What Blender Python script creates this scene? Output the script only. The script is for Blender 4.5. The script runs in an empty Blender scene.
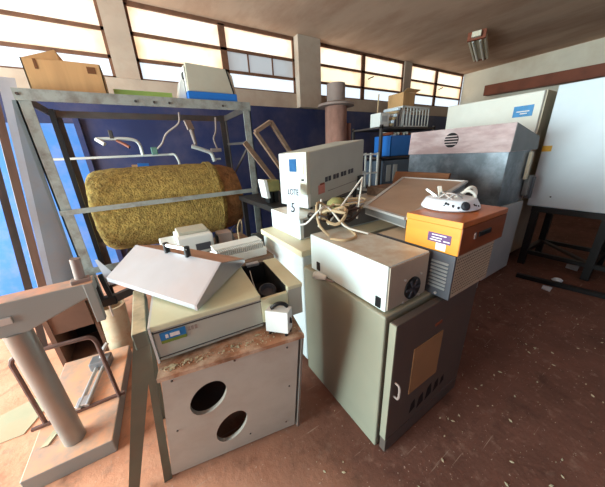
import bpy, bmesh, math, random
from mathutils import Vector, Matrix
random.seed(7)
S = bpy.context.scene
COL = S.collection

# ------------------------------------------------------------------ camera
YAW, PITCH, ROLL = math.radians(31.4), math.radians(20.1), math.radians(-2.8)
F_PX = 246.0
CAM = Vector((0, 0, 1.6))
fw = Vector((math.sin(YAW)*math.cos(PITCH), math.cos(YAW)*math.cos(PITCH), -math.sin(PITCH)))
rt = Vector((math.cos(YAW), -math.sin(YAW), 0))
up = rt.cross(fw)
r2 = rt*math.cos(ROLL)+up*math.sin(ROLL)
u2 = -rt*math.sin(ROLL)+up*math.cos(ROLL)
cd = bpy.data.cameras.new('camera')
cam = bpy.data.objects.new('camera', cd)
COL.objects.link(cam)
cam.matrix_world = Matrix(((r2.x, u2.x, -fw.x, CAM.x), (r2.y, u2.y, -fw.y, CAM.y), (r2.z, u2.z, -fw.z, CAM.z), (0, 0, 0, 1)))
cd.sensor_width = 36
cd.lens = 36*F_PX/605
cd.clip_start = 0.02
S.camera = cam

# ------------------------------------------------------------------ light
W = bpy.data.worlds.new('world')
S.world = W
W.use_nodes = True
W.node_tree.nodes['Background'].inputs[0].default_value = (0.75, 0.88, 1.0, 1)
W.node_tree.nodes['Background'].inputs[1].default_value = 1.0

def area(name, loc, target, sx, sy, power, color):
    l = bpy.data.lights.new(name, 'AREA')
    l.shape = 'RECTANGLE'; l.size = sx; l.size_y = sy; l.energy = power; l.color = color
    o = bpy.data.objects.new(name, l)
    COL.objects.link(o)
    o.location = loc
    d = Vector(target)-Vector(loc)
    o.rotation_euler = d.to_track_quat('-Z', 'Y').to_euler()
    return o
# daylight through the wide open doorway in the left wall
area('doorway_daylight', (-4.9, 2.2, 1.5), (0, 2.2, 1.3), 3.9, 2.7, 660, (0.76, 0.97, 1.0))
# weak fill light added behind the camera, no source known there
area('rear_fill', (-0.6, -2.3, 2.2), (0.2, 1.0, 0.8), 2.4, 1.0, 3, (0.95, 0.97, 1.0))

vs = S.view_settings
vs.view_transform = 'Standard'; vs.look = 'None'; vs.gamma = 1; vs.use_curve_mapping = False
vs.exposure = 0.56
WIN_STRENGTH = 1.0

# ------------------------------------------------------------------ materials
def lin(c):
    return tuple(((v/12.92) if v <= 0.04045 else ((v+0.055)/1.055)**2.4) for v in (x/255 for x in c))

MATS = {}
def mat(name, rgb, rough=0.6, metal=0.0, var=0.12, scale=6.0, dirt=None, dirt_amt=0.0, dirt_scale=3.0, dust=None, dust_amt=0.0, bump=0.0, bump_scale=40.0, stretch=None, spec=0.4):
    if name in MATS: return MATS[name]
    m = bpy.data.materials.new(name); m.use_nodes = True
    n = m.node_tree.nodes; L = m.node_tree.links
    b = n['Principled BSDF']
    b.inputs['Roughness'].default_value = rough; b.inputs['Metallic'].default_value = metal
    b.inputs['Specular IOR Level'].default_value = spec
    c = lin(rgb)
    tc = n.new('ShaderNodeTexCoord')
    vec = tc.outputs['Object']
    if stretch:
        mp = n.new('ShaderNodeMapping'); mp.inputs['Scale'].default_value = stretch
        L.new(vec, mp.inputs['Vector']); vec = mp.outputs['Vector']
    nz = n.new('ShaderNodeTexNoise'); nz.inputs['Scale'].default_value = scale; nz.inputs['Detail'].default_value = 6
    L.new(vec, nz.inputs['Vector'])
    cr = n.new('ShaderNodeValToRGB')
    cr.color_ramp.elements[0].position = 0.3; cr.color_ramp.elements[1].position = 0.7
    cr.color_ramp.elements[0].color = (*[v*(1-var) for v in c], 1)
    cr.color_ramp.elements[1].color = (*[min(1, v*(1+var)) for v in c], 1)
    L.new(nz.outputs['Fac'], cr.inputs['Fac'])
    out = cr.outputs['Color']
    def mixin(out, col, fac_socket):
        mx = n.new('ShaderNodeMix'); mx.data_type = 'RGBA'
        L.new(fac_socket, mx.inputs[0]); L.new(out, mx.inputs[6]); mx.inputs[7].default_value = (*lin(col), 1)
        return mx.outputs[2]
    def noise_fac(sc, lo, hi, amt):
        z = n.new('ShaderNodeTexNoise'); z.inputs['Scale'].default_value = sc; z.inputs['Detail'].default_value = 8; z.inputs['Roughness'].default_value = 0.65
        L.new(vec, z.inputs['Vector'])
        mr = n.new('ShaderNodeMapRange'); mr.inputs[1].default_value = lo; mr.inputs[2].default_value = hi; mr.inputs[4].default_value = amt
        L.new(z.outputs['Fac'], mr.inputs[0])
        return mr.outputs[0]
    if dirt: out = mixin(out, dirt, noise_fac(dirt_scale, 0.45, 0.7, dirt_amt))
    if dust:   # dust settled on faces that look up
        g = n.new('ShaderNodeNewGeometry'); sx = n.new('ShaderNodeSeparateXYZ'); L.new(g.outputs['Normal'], sx.inputs[0])
        mr = n.new('ShaderNodeMapRange'); mr.inputs[1].default_value = 0.75; mr.inputs[2].default_value = 0.97; mr.inputs[4].default_value = 1
        L.new(sx.outputs['Z'], mr.inputs[0])
        mu = n.new('ShaderNodeMath'); mu.operation = 'MULTIPLY'
        L.new(mr.outputs[0], mu.inputs[0]); L.new(noise_fac(7, 0.2, 0.6, dust_amt), mu.inputs[1])
        out = mixin(out, dust, mu.outputs[0])
    L.new(out, b.inputs['Base Color'])
    if bump:
        z = n.new('ShaderNodeTexNoise'); z.inputs['Scale'].default_value = bump_scale; z.inputs['Detail'].default_value = 4
        L.new(vec, z.inputs['Vector'])
        bp = n.new('ShaderNodeBump'); bp.inputs['Strength'].default_value = bump; bp.inputs['Distance'].default_value = 0.02
        L.new(z.outputs['Fac'], bp.inputs['Height']); L.new(bp.outputs['Normal'], b.inputs['Normal'])
    MATS[name] = m
    return m

DUST = (186, 148, 122)
M = dict(
    blue_wall=mat('blue_wall_paint', (42, 50, 88), 0.4, var=0.14, scale=2, dirt=(150, 130, 130), dirt_amt=0.2, dirt_scale=1.5),
    plaster=mat('plaster', (188, 168, 150), 0.9, var=0.08, scale=3, dirt=(150, 110, 85), dirt_amt=0.5, dirt_scale=1.2),
    right_wall=mat('cream_wall', (232, 220, 200), 0.9, var=0.06, scale=2, dirt=(190, 150, 110), dirt_amt=0.4, dirt_scale=0.8),
    ceiling=mat('stained_ceiling', (196, 162, 138), 0.95, var=0.15, scale=1.2, dirt=(150, 104, 76), dirt_amt=0.8, dirt_scale=1.0, stretch=(1, 0.35, 1)),
    win_frame=mat('rusty_window_frame', (112, 76, 56), 0.7, var=0.25, scale=9),
    black=mat('black_plastic', (22, 22, 24), 0.4, var=0.1),
    dark=mat('dark_interior', (14, 14, 15), 0.8, var=0.1),
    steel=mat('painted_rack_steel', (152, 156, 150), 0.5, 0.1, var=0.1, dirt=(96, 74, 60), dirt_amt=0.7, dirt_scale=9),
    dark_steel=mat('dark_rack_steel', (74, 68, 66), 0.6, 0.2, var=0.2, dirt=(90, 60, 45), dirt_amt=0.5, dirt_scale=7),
    sheet=mat('galvanised_leaning_sheet', (128, 132, 138), 0.4, 0.4, var=0.12, dirt=(128, 104, 92), dirt_amt=0.6, dirt_scale=3),
    plank=mat('weathered_plank', (160, 138, 126), 0.85, var=0.2, scale=4, stretch=(6, 6, 0.6)),
    wood=mat('raw_timber', (124, 98, 80), 0.8, var=0.22, scale=4, stretch=(1, 8, 8)),
    beam=mat('red_brown_beam', (136, 70, 46), 0.6, var=0.2, scale=4),
    wool=mat('mineral_wool_blanket', (160, 134, 70), 0.95, var=0.4, scale=26, dirt=(112, 84, 40), dirt_amt=0.7, dirt_scale=16, bump=1.0, bump_scale=55),
    wool_end=mat('torn_wool_end', (132, 92, 54), 0.95, var=0.4, scale=12, bump=0.8, bump_scale=30),
    card=mat('cardboard', (196, 152, 104), 0.85, var=0.1, scale=2, stretch=(9, 1, 1)),
    tape=mat('brown_tape', (110, 70, 40), 0.4),
    pvc=mat('white_pipe', (206, 206, 200), 0.5, var=0.08),
    blue_plastic=mat('blue_plastic', (36, 112, 196), 0.45, var=0.06),
    cream_box=mat('beige_casing', (186, 182, 164), 0.6, var=0.06, dirt=(150, 120, 95), dirt_amt=0.35),
    white_box=mat('white_casing', (224, 226, 222), 0.5, var=0.04, dirt=(190, 172, 150), dirt_amt=0.25),
    inst=mat('instrument_casing', (182, 182, 168), 0.55, var=0.05, dirt=(150, 128, 108), dirt_amt=0.25),
    inst_top=mat('yellowed_cover', (214, 214, 180), 0.5, var=0.06, dirt=(200, 176, 140), dirt_amt=0.4, dirt_scale=2.5),
    lid=mat('brushed_lid_metal', (190, 194, 202), 0.34, 0.5, var=0.06, dirt=(186, 156, 142), dirt_amt=0.3, dirt_scale=2),
    lid_dust=mat('dusty_lid_back', (190, 150, 126), 0.7, 0.1, var=0.1),
    panel=mat('grey_laminate_panel', (178, 170, 158), 0.6, var=0.04, dirt=(150, 124, 108), dirt_amt=0.4, dirt_scale=4),
    board_top=mat('dirty_particle_board', (150, 104, 76), 0.9, var=0.3, scale=14, dirt=(222, 196, 170), dirt_amt=0.75, dirt_scale=9),
    green_metal=mat('grey_green_metal', (104, 108, 94), 0.6, 0.1, var=0.12, dust=(224, 204, 166), dust_amt=0.9, dirt=(120, 100, 84), dirt_amt=0.4, dirt_scale=8),
    pedestal=mat('grey_enamel', (150, 152, 148), 0.45, 0.1, var=0.08, dust=(236, 172, 134), dust_amt=1.0, dirt=(130, 116, 106), dirt_amt=0.35),
    column=mat('grey_steel_column', (158, 154, 148), 0.35, 0.45, var=0.1, dirt=(150, 124, 106), dirt_amt=0.4),
    rust_rod=mat('rusty_rod', (116, 88, 80), 0.55, 0.4, var=0.25, scale=18),
    chrome=mat('bright_metal', (212, 206, 202), 0.3, 0.7, var=0.1, scale=14),
    clay=mat('dusty_tube', (204, 182, 152), 0.85, var=0.1, dirt=(178, 112, 78), dirt_amt=0.85, dirt_scale=6),
    paper=mat('soiled_paper', (182, 172, 142), 0.9, var=0.08, dirt=(196, 146, 112), dirt_amt=0.5),
    freezer=mat('white_enamel', (216, 224, 224), 0.35, var=0.03, dust=(212, 188, 160), dust_amt=0.9),
    gasket=mat('cream_seam', (222, 212, 178), 0.5, var=0.05),
    analyser=mat('grey_analyser_casing', (188, 194, 184), 0.5, var=0.04, dirt=(176, 150, 134), dirt_amt=0.2, dirt_scale=2),
    pink_mark=mat('faded_red_mark', (198, 132, 120), 0.8, var=0.15, scale=30),
    screen=mat('blue_screen', (34, 84, 128), 0.2, var=0.15, scale=20),
    buttons=mat('cream_keys', (214, 198, 166), 0.5),
    sign_paper=mat('white_paper', (222, 236, 248), 0.8, var=0.02),
    ink=mat('black_ink', (34, 34, 40), 0.7),
    oven=mat('oven_grey_paint', (144, 142, 124), 0.45, var=0.05, dust=(176, 166, 140), dust_amt=0.6, dirt=(140, 122, 102), dirt_amt=0.25),
    oven_door=mat('oven_door_shaded', (88, 77, 71), 0.5, var=0.08, dirt=(96, 72, 60), dirt_amt=0.4),  # shade of the door front put into its colour, edge keeps body paint
    notice=mat('brown_notice_paper', (158, 116, 78), 0.85, var=0.08),
    greybox=mat('pale_blue_grey_casing', (218, 230, 226), 0.45, var=0.03, dust=(180, 158, 134), dust_amt=0.9),
    greybox_end=mat('beige_end_plate', (170, 156, 138), 0.5, var=0.08),
    louvre=mat('charcoal_panel', (72, 72, 78), 0.5, 0.1, var=0.08),
    louvre_side=mat('beige_perforated_panel', (190, 172, 146), 0.6, var=0.06),
    orange=mat('orange_varnished_wood', (222, 142, 46), 0.35, var=0.08, scale=3, stretch=(1, 1, 9)),
    orange_top=mat('varnished_wood_lid', (190, 108, 56), 0.35, var=0.16, scale=3, stretch=(2, 9, 1)),
    purple=mat('purple_label', (92, 56, 104), 0.4, var=0.12, scale=60),
    label_white=mat('label_white', (226, 218, 214), 0.6, var=0.08, scale=70),
    enamel=mat('white_enamel_plate', (226, 230, 238), 0.3, var=0.02, dirt=(60, 66, 84), dirt_amt=0.0),
    cable_tan=mat('tan_cable', (190, 164, 128), 0.7, var=0.15),
    cable_white=mat('white_cable', (226, 220, 208), 0.6, var=0.08),
    cable_dark=mat('dark_cable', (56, 44, 38), 0.7, var=0.2),
    olive=mat('olive_cloth', (128, 122, 76), 0.9, var=0.2, scale=14),
    glass_dust=mat('dusty_brown_pane', (170, 140, 116), 0.4, var=0.08, dirt=(146, 112, 88), dirt_amt=0.5, dirt_scale=2),
    clear_edge=mat('pale_pane_edge', (190, 184, 178), 0.3, 0.2, var=0.1),
    zinc=mat('galvanised_hood_metal', (104, 110, 116), 0.38, 0.6, var=0.25, scale=5, dirt=(186, 190, 198), dirt_amt=0.5, dirt_scale=4),
    hood_top=mat('dusty_pink_cover', (188, 160, 158), 0.75, 0.1, var=0.12, dirt=(226, 208, 206), dirt_amt=0.8, dirt_scale=3.0, stretch=(1, 0.6, 2.0)),
    zinc_end=mat('grey_hood_end', (122, 120, 118), 0.5, 0.2, var=0.1),
    base_cab=mat('pale_grey_cabinet', (184, 184, 182), 0.5, var=0.05),
    fridge=mat('fridge_enamel', (232, 228, 216), 0.5, var=0.03, dirt=(206, 190, 166), dirt_amt=0.3, dirt_scale=1),
    fridge_side=mat('fridge_side_enamel', (206, 190, 162), 0.5, var=0.05),
    board=mat('white_cold_cabinet', (208, 216, 222), 0.4, var=0.03),
    black_frame=mat('black_stand_steel', (34, 30, 30), 0.5, 0.2, var=0.15),
    yellow=mat('yellow_sticker', (218, 164, 44), 0.5, var=0.1, scale=40),
    cyan=mat('blue_sticker', (26, 128, 186), 0.4, var=0.14, scale=30),
    rust=mat('rusted_flue', (172, 128, 112), 0.85, 0.1, var=0.22, scale=5, dirt=(106, 76, 68), dirt_amt=0.7, dirt_scale=4, stretch=(1, 1, 0.4)),
    flue_grey=mat('grey_flue_cap', (156, 138, 130), 0.7, 0.2, var=0.12),
    lamp_metal=mat('cream_fixture', (238, 226, 200), 0.5, var=0.08),
    tube=mat('unlit_tube', (226, 222, 212), 0.3, var=0.02),
    bag=mat('grey_white_cloth', (196, 196, 204), 0.9, var=0.08),
    green_strip=mat('green_batten', (146, 176, 92), 0.7, var=0.15),
    logo_blue=mat('logo_blue', (20, 116, 178), 0.4, var=0.08, scale=50),
    logo_green=mat('logo_green', (106, 128, 48), 0.5, var=0.15, scale=60),
    grey_print=mat('grey_print', (150, 138, 128), 0.6, var=0.2, scale=80),
)

# floor: concrete with red earth; lit left and shaded right painted into the colour
def floor_mat():
    m = bpy.data.materials.new('red_earth_lit_floor'); m.use_nodes = True
    n = m.node_tree.nodes; L = m.node_tree.links; b = n['Principled BSDF']; b.inputs['Roughness'].default_value = 0.85
    b.inputs['Specular IOR Level'].default_value = 0.25
    tc = n.new('ShaderNodeTexCoord')
    def noise(sc, det=8, vec=None, ro=0.6):
        z = n.new('ShaderNodeTexNoise'); z.inputs['Scale'].default_value = sc; z.inputs['Detail'].default_value = det; z.inputs['Roughness'].default_value = ro
        L.new(vec or tc.outputs['Object'], z.inputs['Vector']); return z.outputs['Fac']
    def rng(s, a, bb, c=0., d=1.):
        r = n.new('ShaderNodeMapRange'); r.inputs[1].default_value = a; r.inputs[2].default_value = bb; r.inputs[3].default_value = c; r.inputs[4].default_value = d
        L.new(s, r.inputs[0]); return r.outputs[0]
    def mix(f, a, bb):
        x = n.new('ShaderNodeMix'); x.data_type = 'RGBA'; L.new(f, x.inputs[0])
        for i, v in ((6, a), (7, bb)):
            if isinstance(v, tuple): x.inputs[i].default_value = (*lin(v), 1)
            else: L.new(v, x.inputs[i])
        return x.outputs[2]
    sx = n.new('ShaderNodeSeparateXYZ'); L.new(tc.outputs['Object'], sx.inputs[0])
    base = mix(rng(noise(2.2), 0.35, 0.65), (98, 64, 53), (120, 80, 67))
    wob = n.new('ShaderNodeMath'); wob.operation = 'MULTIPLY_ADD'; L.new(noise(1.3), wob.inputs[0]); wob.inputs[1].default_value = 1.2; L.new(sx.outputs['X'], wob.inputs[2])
    earth = rng(wob.outputs[0], 1.35, 0.1)  # red earth mask, also carries the painted fall-off of light to the right
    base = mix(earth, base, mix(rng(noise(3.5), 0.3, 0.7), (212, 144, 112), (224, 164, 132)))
    base = mix(rng(noise(13), 0.56, 0.72, 0, 0.55), base, (150, 116, 100))
    base = mix(rng(noise(6), 0.55, 0.75, 0, 0.6), base, (62, 42, 35))
    base = mix(rng(noise(60, 3), 0.66, 0.72, 0, 0.6), base, (214, 190, 172))
    mp = n.new('ShaderNodeMapping'); mp.inputs['Scale'].default_value = (1.2, 26, 1); mp.inputs['Rotation'].default_value = (0, 0, 0.5); L.new(tc.outputs['Object'], mp.inputs['Vector'])
    base = mix(rng(noise(2.0, 2, mp.outputs['Vector']), 0.68, 0.74, 0, 0.45), base, (190, 164, 146))
    L.new(base, b.inputs['Base Color'])
    bp = n.new('ShaderNodeBump'); bp.inputs['Strength'].default_value = 0.35; bp.inputs['Distance'].default_value = 0.01
    L.new(noise(30), bp.inputs['Height']); L.new(bp.outputs['Normal'], b.inputs['Normal'])
    return m

def pane_mat(name, base, edge, strength, amt):
    """daylit frosted pane, stained by rust run-off"""
    m = bpy.data.materials.new(name); m.use_nodes = True
    n = m.node_tree.nodes; L = m.node_tree.links; b = n['Principled BSDF']; b.inputs['Roughness'].default_value = 0.3
    tc = n.new('ShaderNodeTexCoord')
    z = n.new('ShaderNodeTexNoise'); z.inputs['Scale'].default_value = 3.0; z.inputs['Detail'].default_value = 5; L.new(tc.outputs['Object'], z.inputs['Vector'])
    sg = n.new('ShaderNodeSeparateXYZ'); L.new(tc.outputs['Generated'], sg.inputs[0])
    def mth(op, a, bb):
        x = n.new('ShaderNodeMath'); x.operation = op
        for i, v in enumerate((a, bb)):
            if isinstance(v, (int, float)): x.inputs[i].default_value = v
            else: L.new(v, x.inputs[i])
        return x.outputs[0]
    dx = mth('ABSOLUTE', mth('SUBTRACT', sg.outputs['X'], 0.5), 0); dz = mth('ABSOLUTE', mth('SUBTRACT', sg.outputs['Z'], 0.5), 0)
    e = mth('ADD', mth('MAXIMUM', dx, dz), mth('MULTIPLY', mth('SUBTRACT', z.outputs['Fac'], 0.5), 0.5))
    r = n.new('ShaderNodeMapRange'); r.inputs[1].default_value = 0.34; r.inputs[2].default_value = 0.6; r.inputs[4].default_value = amt; L.new(e, r.inputs[0])
    x = n.new('ShaderNodeMix'); x.data_type = 'RGBA'; L.new(r.outputs[0], x.inputs[0]); x.inputs[6].default_value = (*lin(base), 1); x.inputs[7].default_value = (*lin(edge), 1)
    b.inputs['Base Color'].default_value = (0.3, 0.3, 0.3, 1)
    L.new(x.outputs[2], b.inputs['Emission Color']); b.inputs['Emission Strength'].default_value = strength
    return m
PANES = [pane_mat('pane_stained_cream', (248, 244, 230), (224, 168, 108), WIN_STRENGTH, 0.9),
         pane_mat('pane_stained_amber', (247, 232, 198), (214, 146, 80), WIN_STRENGTH, 0.95),
         pane_mat('pane_clear_sky', (226, 240, 252), (206, 220, 230), WIN_STRENGTH*0.8, 0.5),
         pane_mat('pane_dirty_grey', (176, 184, 190), (150, 146, 142), WIN_STRENGTH*0.55, 0.8)]

# ------------------------------------------------------------------ mesh helpers
class MB:
    def __init__(s): s.b = bmesh.new()
    def hexa(s, v):
        """v: 4 bottom corners then 4 top corners, same winding"""
        q = [s.b.verts.new(p) for p in v]
        for f in ((3, 2, 1, 0), (4, 5, 6, 7), (0, 1, 5, 4), (1, 2, 6, 5), (2, 3, 7, 6), (3, 0, 4, 7)):
            s.b.faces.new([q[i] for i in f])
        return s
    def box(s, a, c):
        (x0, y0, z0), (x1, y1, z1) = a, c
        return s.hexa([(x0, y0, z0), (x1, y0, z0), (x1, y1, z0), (x0, y1, z0), (x0, y0, z1), (x1, y0, z1), (x1, y1, z1), (x0, y1, z1)])
    def bar(s, p0, p1, w, h, upv=(0, 0, 1)):
        """rectangular bar from p0 to p1; w across, h along upv"""
        p0, p1 = Vector(p0), Vector(p1); d = (p1-p0).normalized(); u = Vector(upv)
        if abs(d.dot(u)) > 0.95: u = Vector((0, 1, 0))
        a = d.cross(u).normalized()*w/2; e = a.cross(d).normalized()*h/2
        return s.hexa([p0-a-e, p0+a-e, p0+a+e, p0-a+e, p1-a-e, p1+a-e, p1+a+e, p1-a+e])
    def prism(s, poly, ext):
        """planar polygon (3D points) extruded by vector ext"""
        e = Vector(ext); n = len(poly)
        lo = [s.b.verts.new(p) for p in poly]; hi = [s.b.verts.new(Vector(p)+e) for p in poly]
        s.b.faces.new(lo[::-1]); s.b.faces.new(hi)
        for i in range(n): s.b.faces.new([lo[i], lo[(i+1) % n], hi[(i+1) % n], hi[i]])
        return s
    def cyl(s, p0, p1, r0, r1=None, seg=24, caps=True):
        r1 = r0 if r1 is None else r1
        p0, p1 = Vector(p0), Vector(p1); d = (p1-p0).normalized()
        a = d.orthogonal().normalized(); e = d.cross(a)
        A = []; B = []
        for i in range(seg):
            t = 2*math.pi*i/seg; o = a*math.cos(t)+e*math.sin(t)
            A.append(s.b.verts.new(p0+o*r0)); B.append(s.b.verts.new(p1+o*r1))
        for i in range(seg): s.b.faces.new([A[i], A[(i+1) % seg], B[(i+1) % seg], B[i]])
        if caps: s.b.faces.new(A[::-1]); s.b.faces.new(B)
        return s
    def lathe(s, prof, c, axis=(0, 0, 1), seg=32):
        """prof: list of (r, h) along axis from point c; closed at ends where r = 0"""
        d = Vector(axis).normalized(); a = d.orthogonal().normalized(); e = d.cross(a); c = Vector(c)
        rings = []
        for r, h in prof:
            if r < 1e-6: rings.append([s.b.verts.new(c+d*h)])
            else: rings.append([s.b.verts.new(c+d*h+(a*math.cos(2*math.pi*i/seg)+e*math.sin(2*math.pi*i/seg))*r) for i in range(seg)])
        for A, B in zip(rings, rings[1:]):
            for i in range(seg):
                j = (i+1) % seg
                f = [A[i % len(A)], A[j % len(A)], B[j % len(B)], B[i % len(B)]]
                f2 = []
                for v in f:
                    if v not in f2: f2.append(v)
                if len(f2) > 2: s.b.faces.new(f2)
        return s
    def tube(s, pts, r, seg=8, smooth=4):
        P = [Vector(p) for p in pts]
        if smooth and len(P) > 2:
            Q = []
            ext = [P[0]*2-P[1]]+P+[P[-1]*2-P[-2]]
            for i in range(1, len(ext)-2):
                p0, p1, p2, p3 = ext[i-1:i+3]
                for k in range(smooth):
                    t = k/smooth
                    Q.append(0.5*((2*p1)+(p2-p0)*t+(2*p0-5*p1+4*p2-p3)*t*t+(3*p1-p0-3*p2+p3)*t**3))
            P = Q+[P[-1]]
        rings = []; a = None
        for i, p in enumerate(P):
            d = (P[min(i+1, len(P)-1)]-P[max(i-1, 0)]).normalized()
            if a is None: a = d.orthogonal().normalized()
            a = (a-d*a.dot(d)).normalized(); e = d.cross(a)
            rings.append([s.b.verts.new(p+(a*math.cos(2*math.pi*k/seg)+e*math.sin(2*math.pi*k/seg))*r) for k in range(seg)])
        for A, B in zip(rings, rings[1:]):
            for k in range(seg): s.b.faces.new([A[k], A[(k+1) % seg], B[(k+1) % seg], B[k]])
        s.b.faces.new(rings[0][::-1]); s.b.faces.new(rings[-1])
        return s
    def build(s, name, m, parent=None, bevel=0.0, smooth=False, origin=None):
        bmesh.ops.recalc_face_normals(s.b, faces=s.b.faces)
        if bevel: bmesh.ops.bevel(s.b, geom=list(s.b.edges), offset=bevel, segments=2, affect='EDGES', profile=0.5, clamp_overlap=True)
        if parent is None:
            if origin is None:
                vs_ = [v.co for v in s.b.verts]
                origin = Vector(((min(v.x for v in vs_)+max(v.x for v in vs_))/2, (min(v.y for v in vs_)+max(v.y for v in vs_))/2, min(v.z for v in vs_)))
            off = Vector(origin)
        else: off = Vector(parent['_o'])
        bmesh.ops.translate(s.b, verts=s.b.verts, vec=-off)
        me = bpy.data.meshes.new(name); s.b.to_mesh(me); s.b.free()
        if smooth:
            for p in me.polygons: p.use_smooth = True
            me.set_sharp_from_angle(angle=math.radians(40))
        me.materials.append(m)
        o = bpy.data.objects.new(name, me); COL.objects.link(o)
        o['_o'] = tuple(off)
        if parent is None: o.location = off
        else: o.parent = parent
        return o

def thing(name, loc, label, cat, group=None):
    o = bpy.data.objects.new(name, None); COL.objects.link(o); o.location = loc; o['_o'] = tuple(loc); o.empty_display_size = 0.05
    return tag(o, label, cat, group)
def tag(o, label, cat, group=None):
    o['label'] = label; o['category'] = cat
    if group: o['group'] = group
    return o
def struct(o):
    o['kind'] = 'structure'; return o
def stuff(o, label, cat):
    o['kind'] = 'stuff'; return tag(o, label, cat)
def B(a, c): return MB().box(a, c)
def text_mesh(body, name, size, origin, xdir, ydir, m, parent, depth=0.0008, ysc=1.0, follow=False):
    cu = bpy.data.curves.new(name, 'FONT'); cu.body = body; cu.size = size; cu.extrude = depth; cu.align_x = 'CENTER'; cu.align_y = 'CENTER'
    t = bpy.data.objects.new(name, cu); COL.objects.link(t)
    dg = bpy.context.evaluated_depsgraph_get()
    me = bpy.data.meshes.new_from_object(t.evaluated_get(dg))
    bpy.data.objects.remove(t)
    x = Vector(xdir).normalized(); y = Vector(ydir); y = y.normalized() if follow else (y-x*x.dot(y)).normalized(); z = x.cross(y).normalized()
    off = Vector(parent['_o'])
    for v in me.vertices: v.co = Vector(origin)-off+x*v.co.x+y*v.co.y*ysc+z*v.co.z
    me.materials.clear(); me.materials.append(m)
    o = bpy.data.objects.new(name, me); COL.objects.link(o); o.parent = parent; o['_o'] = tuple(off)
    return o

# ------------------------------------------------------------------ the room
YW, XR, XL, YB, ZC = 4.6, 8.68, -5.0, -2.6, 3.56
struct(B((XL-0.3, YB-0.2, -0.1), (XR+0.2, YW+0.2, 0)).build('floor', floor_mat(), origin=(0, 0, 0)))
struct(B((XL-0.3, YB-0.2, ZC), (XR+0.2, YW+0.2, ZC+0.15)).build('ceiling', M['ceiling']))
# window wall: blue dado, plaster sill band, piers
struct(B((XL-0.3, YW, 0), (XR+0.2, YW+0.2, 2.43)).build('wall_back', M['blue_wall']))
struct(B((XL-0.3, YW-0.015, 2.43), (XR+0.2, YW+0.2, 2.67)).build('trim_1', M['plaster']))
for i, (a, c, d) in enumerate(((-0.0, 0.28, 0.03), (2.83, 3.32, 0.14), (5.93, 6.2, 0.03))):
    struct(B((a, YW-d, 2.43 if i == 1 else 2.67), (c, YW+0.2, ZC)).build('trim_%d' % (i+2), M['plaster']))
struct(B((XL-0.2, YW, 2.67), (-2.55, YW+0.2, ZC)).build('trim_5', M['plaster']))
# brightly lit left stretch of the blue wall, painted as a lighter panel
dr = struct(B((-2.3, YW-0.03, 0.0), (-0.6, YW, 2.1)).build('lit_wall_patch', mat('lit_blue_wall_paint', (70, 124, 194), 0.4, var=0.08, scale=2, dirt=(196, 150, 136), dirt_amt=0.2, dirt_scale=4)))
struct(B((-0.6, YW-0.05, 0.0), (-0.54, YW, 2.16)).build('trim_7', M['blue_wall']))
# right wall and back wall
struct(B((XR, YB-0.2, 0), (XR+0.2, YW, ZC)).build('wall_right', M['right_wall']))
wf = B((XL-0.2, YB-0.2, 0), (-1.9, YB, ZC)); wf.box((0.7, YB-0.2, 0), (XR, YB, ZC)); wf.box((-1.9, YB-0.2, 0), (0.7, YB, 1.6)); wf.box((-1.9, YB-0.2, 2.8), (0.7, YB, ZC))
struct(wf.build('wall_front', M['blue_wall']))
# left wall with its wide doorway
wl = B((XL-0.2, 4.15, 0), (XL, YW, ZC)); wl.box((XL-0.2, YB, 0), (XL, 0.2, ZC)); wl.box((XL-0.2, 0.2, 2.9), (XL, 4.15, ZC))
struct(wl.build('wall_left', M['blue_wall']))
struct(B((XL-14, YB-8, -0.12), (XL-0.3, YW+8, -0.02)).build('ground', M['plaster']))

def window(i, x0, x1, xm, odd=()):
    z0, z1, zb, zt = 2.67, 3.53, 2.91, 3.21
    f = MB()
    t = 0.035
    y0, y1 = YW+0.0, YW+0.07
    f.box((x0, y0, z1-t*0.6), (x1, y1, ZC)); f.box((x0, y0, z0), (x1, y1, z0+0.02))
    f.box((x0, y0, z0), (x0+t, y1, z1)); f.box((x1-t, y0, z0), (x1, y1, z1)); f.box((xm-0.05, y0, z0), (xm+0.05, y1, z1))
    for z in (zb, zt): f.box((x0, y0, z-0.02), (x1, y1, z+0.02))
    o = struct(f.build('window_%d' % i, M['win_frame']))
    k = 0
    for (a, c) in ((x0+t, xm-0.05), (xm+0.05, x1-t)):
        for r, (za, zc) in enumerate(((zt+0.02, z1-t*0.6), (zb+0.02, zt-0.02), (z0+0.02, zb-0.02))):
            B((a, y0+0.03, za), (c, y0+0.04, zc)).build('pane', PANES[3 if k in odd else r], o)
            k += 1
    return o
window(1, -2.55, 0.0, -1.27)
w2 = window(2, 0.28, 2.83, 1.53, odd=(4,))
for xb in (1.93, 2.38): B((xb-0.012, YW+0.015, 2.93), (xb+0.012, YW+0.03, 3.19)).build('glazing_bar', M['win_frame'], w2)
window(3, 3.32, 5.93, 4.58)
window(4, 6.2, 8.66, 7.33)
for wx in (4.72, 7.45):
    MB().tube([(wx, YW-0.01, 3.08), (wx+0.03, YW-0.05, 3.1), (wx+0.12, YW-0.06, 3.13)], 0.012).build('window_catch', M['win_frame'], bpy.data.objects['window_3' if wx < 6 else 'window_4'])

# timber beam on the right wall
struct(MB().hexa([(XR-0.28, 3.86, 2.86), (XR-0.02, 3.86, 2.86), (XR-0.02, -1.5, 2.72), (XR-0.28, -1.5, 2.72), (XR-0.28, 3.86, 3.10), (XR-0.02, 3.86, 3.10), (XR-0.02, -1.5, 2.95), (XR-0.28, -1.5, 2.95)]).build('trim_6', M['beam'], bevel=0.008))

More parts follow.
